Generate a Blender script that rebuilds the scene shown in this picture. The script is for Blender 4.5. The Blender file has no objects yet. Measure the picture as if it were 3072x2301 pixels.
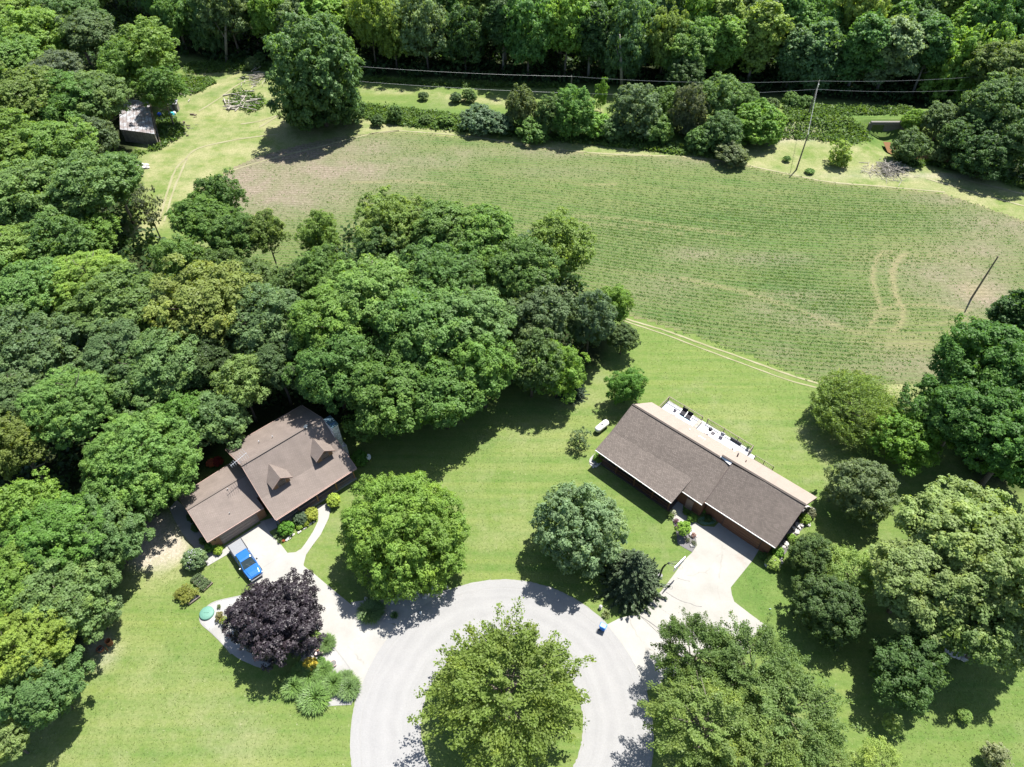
import bpy, math, random
import numpy as np
from mathutils import Vector, Matrix

# ------------------------------------------------------------------ camera, sky, sun, exposure
S = bpy.context.scene
COL = S.collection
RNG = np.random.default_rng(11)
random.seed(5)
HC, PITCH, FPX = 82.0, math.radians(48.2), 1534 * 3072 / 2212   # height, downward tilt, focal length in photo pixels
cam_d = bpy.data.cameras.new('camera'); cam = bpy.data.objects.new('camera', cam_d); COL.objects.link(cam)
cam.location = (0, 0, HC); cam.rotation_euler = (math.pi/2 - PITCH, 0, 0)
cam_d.sensor_fit = 'HORIZONTAL'; cam_d.sensor_width = 36; cam_d.lens = 36 * FPX / 3072
cam_d.clip_end = 3000; cam_d.clip_start = 1
S.camera = cam
SUN_AZ, SUN_EL = math.radians(37), math.radians(64)
W = bpy.data.worlds.new('World'); S.world = W; W.use_nodes = True
wn = W.node_tree.nodes; wl = W.node_tree.links; wn.clear()
sky = wn.new('ShaderNodeTexSky'); sky.sky_type = 'NISHITA'; sky.sun_disc = False
sky.sun_elevation = SUN_EL; sky.sun_rotation = SUN_AZ
bg = wn.new('ShaderNodeBackground'); bg.inputs[1].default_value = 0.082
wo = wn.new('ShaderNodeOutputWorld'); wl.new(sky.outputs[0], bg.inputs[0]); wl.new(bg.outputs[0], wo.inputs[0])
sd = bpy.data.lights.new('sun', 'SUN'); sd.energy = 5.0; sd.angle = math.radians(.53); sd.color = (1, .965, .9)
sun = bpy.data.objects.new('sun', sd); COL.objects.link(sun)
sv = Vector((math.sin(SUN_AZ)*math.cos(SUN_EL), math.cos(SUN_AZ)*math.cos(SUN_EL), math.sin(SUN_EL)))
sun.rotation_euler = sv.to_track_quat('Z', 'Y').to_euler(); sun.location = (60, 60, 120)
S.view_settings.view_transform = 'Standard'; S.view_settings.look = 'None'
S.view_settings.exposure = 1.42; S.view_settings.gamma = 1
S.render.engine = 'CYCLES'
S.render.resolution_x = 1024; S.render.resolution_y = 767

# ------------------------------------------------------------------ survey: where a photo point lies on the ground (or at height z)
FV = Vector((0, math.cos(PITCH), -math.sin(PITCH))); UV_ = Vector((0, math.sin(PITCH), math.cos(PITCH)))
def N(x, y, z=0.0):
    d = FV*FPX + Vector((1, 0, 0))*(x-1536) - UV_*(y-1150.5)
    t = (z-HC)/d.z
    return Vector((d.x*t, d.y*t, z))
KD = 3072/2212
def D(x, y, z=0.0): return N(x*KD, y*KD, z)
def T(i, j, x, y, z=0.0): return N(1024*i+x*.46293, 767*j+y*.46293, z)
def Z1(x, y, z=0.0): return N(500+x*.35, 1180+y*.35, z)
def Z2(x, y, z=0.0): return N(1680+x*.37409, 1140+y*.37417, z)
def Z3(x, y, z=0.0): return N(500+x*.42254, 1500+y*.42245, z)
def Z4(x, y, z=0.0): return N(1900+x*.22604, 1140+y*.22599, z)
def Z5(x, y, z=0.0): return N(1750+x*.30176, 1500+y*.30175, z)
def depth(p): return (Vector(p)-Vector((0, 0, HC))).dot(FV)
def mpp(p): return depth(p)/1534.0          # metres per pixel of the 2212-wide view

# ------------------------------------------------------------------ materials
def newmat(name):
    m = bpy.data.materials.new(name); m.use_nodes = True
    return m, m.node_tree.nodes, m.node_tree.links, m.node_tree.nodes['Principled BSDF']
def mixc(n, l, fac, a, b, mode='MIX'):
    x = n.new('ShaderNodeMix'); x.data_type = 'RGBA'; x.blend_type = mode
    for s, v in ((0, fac), (6, a), (7, b)):
        if isinstance(v, (int, float)): x.inputs[s].default_value = v
        elif isinstance(v, tuple): x.inputs[s].default_value = (*v, 1)
        else: l.new(v, x.inputs[s])
    return x.outputs[2]
def noise(n, l, vec, scale, detail=3, rough=.55, lo=None, hi=None):
    t = n.new('ShaderNodeTexNoise'); t.inputs['Scale'].default_value = scale
    t.inputs['Detail'].default_value = detail; t.inputs['Roughness'].default_value = rough
    if vec is not None: l.new(vec, t.inputs['Vector'])
    o = t.outputs[0]
    if lo is not None: o = ramp(n, l, o, lo, hi)
    return o
def ramp(n, l, v, lo, hi, a=0.0, b=1.0):
    r = n.new('ShaderNodeMapRange'); l.new(v, r.inputs[0])
    r.inputs[1].default_value = lo; r.inputs[2].default_value = hi; r.inputs[3].default_value = a; r.inputs[4].default_value = b
    return r.outputs[0]
def bump(n, l, b, h, strength, dist):
    x = n.new('ShaderNodeBump'); x.inputs['Strength'].default_value = strength; x.inputs['Distance'].default_value = dist
    l.new(h, x.inputs['Height']); l.new(x.outputs[0], b.inputs['Normal'])
def pos(n): return n.new('ShaderNodeNewGeometry').outputs['Position']
def tco(n): return n.new('ShaderNodeTexCoord').outputs['Object']
def plain(name, c, rough=.7, metal=0.0, spec=.3, var=.15, scale=6.0, bmp=0.0):
    m, n, l, b = newmat(name); v = tco(n)
    f = noise(n, l, v, scale, 4, .6, .3, .7)
    d = tuple(max(0, x*(1-var)) for x in c); e = tuple(min(1, x*(1+var)) for x in c)
    l.new(mixc(n, l, f, d, e), b.inputs['Base Color'])
    b.inputs['Roughness'].default_value = rough; b.inputs['Metallic'].default_value = metal
    b.inputs['Specular IOR Level'].default_value = spec
    if bmp: bump(n, l, b, f, bmp, .03)
    return m
def leafmat(name, yellow=(1.4, 1.2, .8), transl=.44, spec=.18):
    m, n, l, b = newmat(name)
    oi = n.new('ShaderNodeObjectInfo'); at = n.new('ShaderNodeAttribute'); at.attribute_name = 'tone'
    tone = at.outputs['Fac']
    k = n.new('ShaderNodeVectorMath'); k.operation = 'SCALE'; l.new(oi.outputs['Color'], k.inputs[0])
    l.new(ramp(n, l, tone, 0, 1, .68, 1.32), k.inputs[3])
    ym = mixc(n, l, 1.0, k.outputs[0], yellow, 'MULTIPLY')
    patch = noise(n, l, tco(n), .35, 2, .5, .5, .75)
    ml = n.new('ShaderNodeMath'); ml.operation = 'MULTIPLY'; l.new(patch, ml.inputs[0]); l.new(tone, ml.inputs[1])
    c = mixc(n, l, ml.outputs[0], k.outputs[0], ym)
    l.new(c, b.inputs['Base Color']); b.inputs['Roughness'].default_value = .5
    b.inputs['Specular IOR Level'].default_value = spec
    tr = n.new('ShaderNodeBsdfTranslucent')
    l.new(mixc(n, l, 1.0, c, (1.62, 1.62, .62), 'MULTIPLY'), tr.inputs[0])
    mx = n.new('ShaderNodeMixShader'); mx.inputs[0].default_value = transl
    out = [x for x in n if x.type == 'OUTPUT_MATERIAL'][0]
    l.new(b.outputs[0], mx.inputs[1]); l.new(tr.outputs[0], mx.inputs[2]); l.new(mx.outputs[0], out.inputs[0])
    return m

def ground_material():
    m, n, l, b = newmat('lawn_ground'); p = pos(n)
    big = noise(n, l, p, .045, 3, .55, .35, .65)
    mid = noise(n, l, p, .35, 5, .65, .3, .7)
    fine = noise(n, l, p, 3.2, 5, .75, .28, .72)
    mp = n.new('ShaderNodeMapping'); mp.inputs['Rotation'].default_value = (0, 0, math.radians(42)); mp.inputs['Scale'].default_value = (.03, .9, 1)
    l.new(p, mp.inputs[0]); streak = noise(n, l, mp.outputs[0], 1.0, 3, .6, .35, .65)
    c = mixc(n, l, big, (.082, .138, .024), (.142, .178, .044))
    c = mixc(n, l, ramp(n, l, mid, 0, 1, 0, .7), c, (.17, .20, .066))
    c = mixc(n, l, ramp(n, l, streak, 0, 1, 0, .9), c, (.078, .14, .028))
    patch = noise(n, l, p, .12, 4, .7, .62, .8)
    c = mixc(n, l, ramp(n, l, patch, 0, 1, 0, .55), c, (.21, .205, .125))
    grit = noise(n, l, p, 1.1, 4, .7, .35, .65); c = mixc(n, l, ramp(n, l, grit, 0, 1, 0, .45), c, (.16, .185, .07))
    dry = noise(n, l, p, .075, 6, .72, .54, .68); c = mixc(n, l, ramp(n, l, dry, 0, 1, 0, .55), c, (.20, .205, .11))
    dk = noise(n, l, p, .11, 5, .7, .55, .72); c = mixc(n, l, ramp(n, l, dk, 0, 1, 0, .5), c, (.065, .125, .028))
    spk = noise(n, l, p, 2.3, 2, .9, .66, .72); c = mixc(n, l, ramp(n, l, spk, 0, 1, 0, .6), c, (.28, .28, .17))
    lush = n.new('ShaderNodeAttribute'); lush.attribute_name = 'lush'
    c = mixc(n, l, lush.outputs['Fac'], c, mixc(n, l, mid, (.05, .11, .022), (.10, .16, .04)))
    tan = n.new('ShaderNodeAttribute'); tan.attribute_name = 'tan'
    tm = n.new('ShaderNodeMath'); tm.operation = 'MULTIPLY'; tm.use_clamp = True
    l.new(tan.outputs['Fac'], tm.inputs[0]); l.new(ramp(n, l, noise(n, l, p, .16, 5, .7, .36, .64), 0, 1, -.1, 1.5), tm.inputs[1])
    c = mixc(n, l, tm.outputs[0], c, mixc(n, l, fine, (.20, .20, .095), (.29, .275, .15)))
    dirt = n.new('ShaderNodeAttribute'); dirt.attribute_name = 'dirt'
    dm = n.new('ShaderNodeMath'); dm.operation = 'MULTIPLY'; dm.use_clamp = True
    l.new(dirt.outputs['Fac'], dm.inputs[0]); l.new(ramp(n, l, mid, 0, 1, .5, 1.5), dm.inputs[1])
    c = mixc(n, l, dm.outputs[0], c, mixc(n, l, fine, (.27, .235, .185), (.38, .335, .275)))
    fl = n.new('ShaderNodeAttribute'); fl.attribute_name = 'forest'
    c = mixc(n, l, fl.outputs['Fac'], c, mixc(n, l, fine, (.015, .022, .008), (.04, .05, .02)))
    c = mixc(n, l, ramp(n, l, fine, 0, 1, .55, 0), c, (.35, .4, .3), 'MULTIPLY')
    l.new(c, b.inputs['Base Color']); b.inputs['Roughness'].default_value = .9; b.inputs['Specular IOR Level'].default_value = .1
    bump(n, l, b, noise(n, l, p, 5, 4, .7), .7, .12)
    return m
def field_material():
    m, n, l, b = newmat('crop_soil'); p = pos(n)
    ph = n.new('ShaderNodeAttribute'); ph.attribute_name = 'phase'
    wob = noise(n, l, p, .6, 3, .6, 0, 1)
    ad = n.new('ShaderNodeMath'); ad.operation = 'MULTIPLY_ADD'; l.new(wob, ad.inputs[0]); ad.inputs[1].default_value = .22; l.new(ph.outputs['Fac'], ad.inputs[2])
    sc = n.new('ShaderNodeMath'); sc.operation = 'MULTIPLY'; sc.inputs[1].default_value = 2*math.pi/.9; l.new(ad.outputs[0], sc.inputs[0])
    sn = n.new('ShaderNodeMath'); sn.operation = 'SINE'; l.new(sc.outputs[0], sn.inputs[0])
    row = ramp(n, l, sn.outputs[0], -.5, .9)
    fine = noise(n, l, p, 1.8, 5, .75, .32, .68)
    mid = noise(n, l, p, .22, 5, .65, .3, .7)
    so = n.new('ShaderNodeAttribute'); so.attribute_name = 'soil'
    lu = n.new('ShaderNodeAttribute'); lu.attribute_name = 'lush'
    ta = n.new('ShaderNodeAttribute'); ta.attribute_name = 'tan'
    weed = mixc(n, l, mid, (.062, .128, .028), (.115, .158, .05))
    green = mixc(n, l, fine, (.036, .095, .02), (.07, .145, .034))
    c = mixc(n, l, ramp(n, l, lu.outputs['Fac'], 0, 1, 0, .9), weed, green)
    cx_ = n.new('ShaderNodeSeparateXYZ'); l.new(p, cx_.inputs[0]); cm = n.new('ShaderNodeCombineXYZ'); xs = n.new('ShaderNodeMath'); xs.operation = 'MULTIPLY'; xs.inputs[1].default_value = .03; l.new(cx_.outputs[0], xs.inputs[0]); l.new(xs.outputs[0], cm.inputs[0]); ps = n.new('ShaderNodeMath'); ps.operation = 'MULTIPLY'; ps.inputs[1].default_value = .55; l.new(ph.outputs['Fac'], ps.inputs[0]); l.new(ps.outputs[0], cm.inputs[1])
    stk = noise(n, l, cm.outputs[0], 1.0, 5, .7, .38, .62)
    c = mixc(n, l, ramp(n, l, stk, 0, 1, .55, 0), c, (.15, .165, .065)); stk2 = noise(n, l, cm.outputs[0], 2.3, 3, .6, .56, .7); c = mixc(n, l, ramp(n, l, stk2, 0, 1, 0, .55), c, (.045, .10, .025))
    brown = mixc(n, l, fine, (.175, .142, .108), (.25, .21, .168))
    sm = n.new('ShaderNodeMath'); sm.operation = 'MULTIPLY'; sm.use_clamp = True
    l.new(so.outputs['Fac'], sm.inputs[0]); l.new(ramp(n, l, mid, 0, 1, .6, 1.4), sm.inputs[1])
    c = mixc(n, l, sm.outputs[0], c, brown)
    c = mixc(n, l, ta.outputs['Fac'], c, (.26, .22, .125))
    c = mixc(n, l, ramp(n, l, row, 0, 1, .42, 0), c, mixc(n, l, fine, (.105, .1, .06), (.15, .14, .085)))
    c = mixc(n, l, ramp(n, l, fine, 0, 1, .4, 0), c, (.4, .42, .35), 'MULTIPLY')
    l.new(c, b.inputs['Base Color']); b.inputs['Roughness'].default_value = .95; b.inputs['Specular IOR Level'].default_value = .05
    bump(n, l, b, fine, .8, .15)
    return m
def slab_material(name, c0, c1, stain=(.4, .33, .26), crack=True, st=.25):
    m, n, l, b = newmat(name); p = pos(n)
    f = noise(n, l, p, .3, 5, .6, .3, .7); fi = noise(n, l, p, 8, 4, .7, .3, .7)
    c = mixc(n, l, f, c0, c1); c = mixc(n, l, ramp(n, l, fi, 0, 1, .18, 0), c, (.45, .45, .45), 'MULTIPLY')
    s = noise(n, l, p, .22, 4, .65, .6, .78); c = mixc(n, l, ramp(n, l, s, 0, 1, 0, st), c, stain)
    if crack:
        v = n.new('ShaderNodeTexVoronoi'); v.feature = 'DISTANCE_TO_EDGE'; v.inputs['Scale'].default_value = .13
        w = n.new('ShaderNodeVectorMath'); w.operation = 'ADD'; l.new(p, w.inputs[0])
        nt = n.new('ShaderNodeTexNoise'); nt.inputs['Scale'].default_value = .7; nt.inputs['Detail'].default_value = 4; l.new(p, nt.inputs[0])
        l.new(nt.outputs[1], w.inputs[1]); l.new(w.outputs[0], v.inputs['Vector'])
        br = noise(n, l, p, .4, 2, .5, .5, .6)
        k = ramp(n, l, v.outputs[0], .004, .012, 1, 0); q = n.new('ShaderNodeMath'); q.operation = 'MULTIPLY'; l.new(k, q.inputs[0]); l.new(br, q.inputs[1])
        c = mixc(n, l, ramp(n, l, q.outputs[0], 0, 1, 0, .55), c, (.18, .17, .15))
    l.new(c, b.inputs['Base Color']); b.inputs['Roughness'].default_value = .85; b.inputs['Specular IOR Level'].default_value = .2
    bump(n, l, b, fi, .2, .02)
    return m
def road_material(cx, cy):
    m, n, l, b = newmat('chip_seal_road'); p = pos(n)
    sub = n.new('ShaderNodeVectorMath'); sub.operation = 'SUBTRACT'; l.new(p, sub.inputs[0]); sub.inputs[1].default_value = (cx, cy, 0)
    ln = n.new('ShaderNodeVectorMath'); ln.operation = 'LENGTH'; l.new(sub.outputs[0], ln.inputs[0])
    wob = noise(n, l, p, .12, 2, .5)
    a = n.new('ShaderNodeMath'); a.operation = 'MULTIPLY_ADD'; l.new(wob, a.inputs[0]); a.inputs[1].default_value = 2.2; l.new(ln.outputs['Value'], a.inputs[2])
    t = n.new('ShaderNodeTexNoise'); t.noise_dimensions = '1D'; t.inputs['Scale'].default_value = 1.1; t.inputs['Detail'].default_value = 4; l.new(a.outputs[0], t.inputs['W'])
    f = noise(n, l, p, .5, 5, .65, .3, .7); fi = noise(n, l, p, 7, 4, .8, .25, .75)
    c = mixc(n, l, ramp(n, l, t.outputs[0], .3, .7), (.212, .21, .209), (.232, .23, .228))
    c = mixc(n, l, ramp(n, l, f, 0, 1, 0, .45), c, (.265, .26, .255))
    c = mixc(n, l, ramp(n, l, fi, 0, 1, .3, 0), c, (.4, .4, .4), 'MULTIPLY')
    l.new(c, b.inputs['Base Color']); b.inputs['Roughness'].default_value = .9; b.inputs['Specular IOR Level'].default_value = .15
    bump(n, l, b, fi, .3, .02)
    return m
def shingle_material(name, c0, c1, dark, rowh=.2, tab=.36, st=.35):
    m, n, l, b = newmat(name)
    uv = n.new('ShaderNodeUVMap').outputs[0]
    t = n.new('ShaderNodeTexBrick'); t.offset = .5; t.inputs['Scale'].default_value = 1; t.inputs['Brick Width'].default_value = tab; t.inputs['Row Height'].default_value = rowh
    t.inputs['Mortar Size'].default_value = .022; t.inputs['Color1'].default_value = (*c0, 1); t.inputs['Color2'].default_value = (*c1, 1); t.inputs['Mortar'].default_value = (*dark, 1)
    l.new(uv, t.inputs[0])
    f = noise(n, l, uv, .5, 4, .6, .3, .7)
    c = mixc(n, l, ramp(n, l, f, 0, 1, 0, st), t.outputs[0], (*[x*.55 for x in c0],))
    mp = n.new('ShaderNodeMapping'); mp.inputs['Scale'].default_value = (1.2, .12, 1); l.new(uv, mp.inputs[0])
    sk = noise(n, l, mp.outputs[0], 1, 3, .6, .5, .75); c = mixc(n, l, ramp(n, l, sk, 0, 1, 0, .3), c, tuple(x*.6 for x in c0))
    fi = noise(n, l, uv, 14, 3, .8, .3, .7); c = mixc(n, l, ramp(n, l, fi, 0, 1, .3, 0), c, (.45, .45, .45), 'MULTIPLY')
    l.new(c, b.inputs['Base Color']); b.inputs['Roughness'].default_value = .8; b.inputs['Specular IOR Level'].default_value = .35
    bump(n, l, b, t.outputs['Fac'], -.6, .03)
    return m
def boards_material(name, c0, c1, w=.2, axis='Z'):
    m, n, l, b = newmat(name); v = tco(n)
    sx = n.new('ShaderNodeSeparateXYZ'); l.new(v, sx.inputs[0])
    a = n.new('ShaderNodeMath'); a.operation = 'DIVIDE'; l.new(sx.outputs[axis], a.inputs[0]); a.inputs[1].default_value = w
    fr = n.new('ShaderNodeMath'); fr.operation = 'FRACT'; l.new(a.outputs[0], fr.inputs[0])
    gap = ramp(n, l, fr.outputs[0], .03, .14, 1, 0)
    f = noise(n, l, v, 2.5, 4, .6, .3, .7)
    c = mixc(n, l, f, c0, c1); c = mixc(n, l, gap, c, tuple(x*.3 for x in c0))
    l.new(c, b.inputs['Base Color']); b.inputs['Roughness'].default_value = .75; bump(n, l, b, gap, -.5, .02)
    return m
def metal_roof_material():
    m, n, l, b = newmat('weathered_dappled_tin'); v = tco(n)
    f = noise(n, l, v, .8, 5, .7, .40, .56); g = noise(n, l, v, 5, 3, .6, .3, .7)
    c = mixc(n, l, g, (.25, .26, .28), (.46, .47, .5)); c = mixc(n, l, ramp(n, l, f, 0, 1, 0, .7), c, (.16, .11, .09))  # brown patches: rust, widened so the colour also carries dappled tree shade
    l.new(c, b.inputs['Base Color']); b.inputs['Roughness'].default_value = .5; b.inputs['Metallic'].default_value = .3
    return m
def stone_material():
    m, n, l, b = newmat('chimney_stone'); v = tco(n)
    t = n.new('ShaderNodeTexVoronoi'); t.inputs['Scale'].default_value = 3.5; l.new(v, t.inputs[0])
    c = mixc(n, l, ramp(n, l, t.outputs['Color'], .2, .8), (.32, .32, .32), (.66, .65, .64))
    e = n.new('ShaderNodeTexVoronoi'); e.feature = 'DISTANCE_TO_EDGE'; e.inputs['Scale'].default_value = 3.5; l.new(v, e.inputs[0])
    c = mixc(n, l, ramp(n, l, e.outputs[0], .02, .06, 1, 0), c, (.26, .26, .25))
    l.new(c, b.inputs['Base Color']); b.inputs['Roughness'].default_value = .85
    return m
def carpaint(name, c):
    m, n, l, b = newmat(name); b.inputs['Base Color'].default_value = (*c, 1); b.inputs['Roughness'].default_value = .22
    b.inputs['Coat Weight'].default_value = .6; b.inputs['Coat Roughness'].default_value = .05
    l.new(noise(n, l, tco(n), 3, 2, .5, .3, .7), b.inputs['Metallic']); b.inputs['Metallic'].default_value = .2
    l.new(ramp(n, l, noise(n, l, tco(n), 2.5, 3, .6), 0, 1, .18, .34), b.inputs['Roughness'])
    for k in list(l):
        if k.to_socket == b.inputs['Metallic']: l.remove(k)
    return m
def glassmat():
    m, n, l, b = newmat('dark_glass'); l.new(mixc(n, l, noise(n, l, tco(n), 2, 2), (.012, .02, .022), (.03, .045, .045)), b.inputs['Base Color'])
    b.inputs['Roughness'].default_value = .06; b.inputs['Specular IOR Level'].default_value = .8
    return m

M = dict(
    leaf=leafmat('foliage'), leafy=leafmat('foliage_yellowing', (1.5, 1.26, .8), .44), purple=leafmat('foliage_purple', (1.2, 1, 1), .04, .35),
    needle=leafmat('needles', (1.2, 1.15, .9), .15, .2), blade=leafmat('grass_blades', (1.3, 1.2, .8), .3, .35),
    bark=plain('bark', (.13, .11, .09), .9, var=.35, scale=4, bmp=.4), pale_bark=plain('pale_bark', (.20, .185, .16), .9, var=.25, scale=3, bmp=.3),
    ground=ground_material(), field=field_material(),
    concrete=slab_material('driveway_concrete', (.235, .228, .212), (.285, .277, .26), (.19, .155, .13)),
    concrete2=slab_material('weathered_concrete', (.225, .217, .195), (.275, .265, .245), (.20, .15, .12), True, .6),
    gravel=slab_material('white_gravel', (.2, .196, .188), (.30, .296, .288), (.25, .24, .225), False), greystrip=slab_material('grey_path', (.19, .186, .18), (.24, .236, .228), (.2, .18, .16), False),
    mulch=slab_material('dark_mulch', (.085, .08, .08), (.14, .135, .135), (.17, .14, .125), False), tanpath=slab_material('tan_earth', (.17, .165, .085), (.24, .225, .14), (.13, .15, .06), False),
    dirt=slab_material('bare_dirt', (.42, .37, .31), (.56, .50, .44), (.3, .28, .17), False, .5),
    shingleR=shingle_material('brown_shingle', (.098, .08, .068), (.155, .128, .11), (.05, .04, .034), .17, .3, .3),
    shingleRb=shingle_material('pale_shingle_back', (.26, .215, .18), (.29, .24, .205), (.21, .17, .145), .17, .3, .12),  # back slope only, paler than the brown shingle in front
    shingleL=shingle_material('mauve_shingle', (.18, .146, .127), (.205, .166, .147), (.13, .105, .09), .15, .3, .55),
    logwall=boards_material('log_siding', (.22, .115, .055), (.33, .17, .08), .22), brownwall=boards_material('brown_siding', (.10, .045, .025), (.16, .07, .04), .2),
    garagedoor=boards_material('tan_garage_door', (.21, .17, .14), (.26, .21, .18), .55), browndoor=boards_material('brown_garage_door', (.12, .055, .03), (.16, .075, .045), .55),
    pinkfascia=plain('faded_fascia', (.26, .18, .155), .7), whitefascia=plain('white_drip_edge', (.6, .58, .56), .5), darkfascia=plain('dark_trim', (.06, .045, .04), .6),
    white=plain('white_paint', (.6, .6, .6), .45, var=.06), deck=boards_material('bleached_deck', (.36, .36, .37), (.44, .44, .45), .15, 'Y'),
    railwood=plain('weathered_rail', (.17, .145, .11), .8), greenrail=plain('mossy_rail', (.15, .15, .085), .8),
    stone=stone_material(), rock=plain('landscape_stone', (.42, .40, .38), .85, var=.35, scale=3, bmp=.4), tin=metal_roof_material(),
    greywood=boards_material('grey_barn_boards', (.13, .115, .10), (.24, .215, .19), .22, 'X'), log=plain('bleached_logs', (.26, .24, .205), .85, var=.35, scale=2),
    bluecap=plain('flue_cap_metal', (.12, .2, .27), .25, .75, .5, .3, 2), blue=carpaint('blue_car_paint', (.015, .11, .34)), cover=plain('pale_bed_cover', (.17, .175, .185), .5, var=.08),
    glass=glassmat(), tyre=plain('rubber', (.02, .02, .02), .85), chrome=plain('bright_metal', (.6, .6, .62), .25, .9), darkmetal=plain('dark_metal', (.035, .035, .038), .45, .4),
    galv=plain('galvanised_metal', (.5, .51, .52), .4, .7), bin=plain('blue_plastic', (.03, .16, .55), .4, var=.1), rust=plain('rusty_steel', (.22, .09, .04), .85, .3, var=.45, scale=5, bmp=.3),
    lid=plain('green_plastic', (.09, .2, .155), .6, var=.12), wood=plain('utility_pole_wood', (.15, .12, .09), .9, var=.3), terracotta=plain('terracotta', (.38, .2, .14), .8),
    cushion=plain('black_cushion', (.015, .015, .02), .8), bluefab=plain('pale_blue_fabric', (.32, .45, .56), .8), greyfab=plain('grey_mesh_fabric', (.35, .35, .37), .8),
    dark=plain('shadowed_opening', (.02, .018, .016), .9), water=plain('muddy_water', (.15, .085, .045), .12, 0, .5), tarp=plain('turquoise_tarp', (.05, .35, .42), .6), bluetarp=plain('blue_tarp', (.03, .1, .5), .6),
    wire=plain('aluminium_wire', (.35, .36, .35), .4, .5), pink=plain('pink_granite', (.5, .38, .36), .7), board=plain('backboard_acrylic', (.55, .57, .6), .3), orange=plain('orange_rim', (.6, .12, .03), .5),
    lamp=plain('lamp_lens', (.7, .7, .65), .2), red=plain('tail_lamp_red', (.4, .01, .01), .25), oldconcrete=plain('stained_concrete', (.13, .125, .115), .9, var=.3), earth=plain('bare_earth', (.28, .22, .16), .9, var=.3, bmp=.4))

# ------------------------------------------------------------------ mesh helpers
def mesh_np(name, V, quads=None, tris=None, attrs=None, smooth=False):
    V = np.asarray(V, dtype=np.float32); me = bpy.data.meshes.new(name)
    nq = 0 if quads is None else len(quads); nt = 0 if tris is None else len(tris)
    me.vertices.add(len(V)); me.vertices.foreach_set('co', V.ravel())
    me.loops.add(nq*4+nt*3); me.polygons.add(nq+nt)
    li = []
    if nq: li.append(np.asarray(quads, dtype=np.int32).ravel())
    if nt: li.append(np.asarray(tris, dtype=np.int32).ravel())
    me.loops.foreach_set('vertex_index', np.concatenate(li))
    st = np.concatenate([np.arange(nq)*4, nq*4+np.arange(nt)*3]).astype(np.int32)
    me.polygons.foreach_set('loop_start', st)
    me.update(calc_edges=True)
    for k, a in (attrs or {}).items():
        at = me.attributes.new(k, 'FLOAT', 'POINT'); at.data.foreach_set('value', np.asarray(a, dtype=np.float32))
    if smooth: me.polygons.foreach_set('use_smooth', np.ones(nq+nt, dtype=bool))
    return me
def put(name, me, mat, parent=None, loc=None, kind=None, color=None):
    o = bpy.data.objects.new(name, me); COL.objects.link(o)
    if mat is not None and len(me.materials) == 0: me.materials.append(mat)
    if parent is not None: o.parent = parent
    if loc is not None: o.location = loc
    if kind: o['kind'] = kind
    if color is not None: o.color = (*color, 1)
    return o
def thing(name, label, cat, loc=(0, 0, 0), rz=0.0, group=None):
    o = bpy.data.objects.new(name, None); COL.objects.link(o); o.location = loc; o.rotation_euler = (0, 0, rz)
    o.empty_display_size = .5; o['label'] = label; o['category'] = cat
    if group: o['group'] = group
    return o
def tag(o, label, cat, group=None):
    o['label'] = label; o['category'] = cat
    if group: o['group'] = group
    return o
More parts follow.
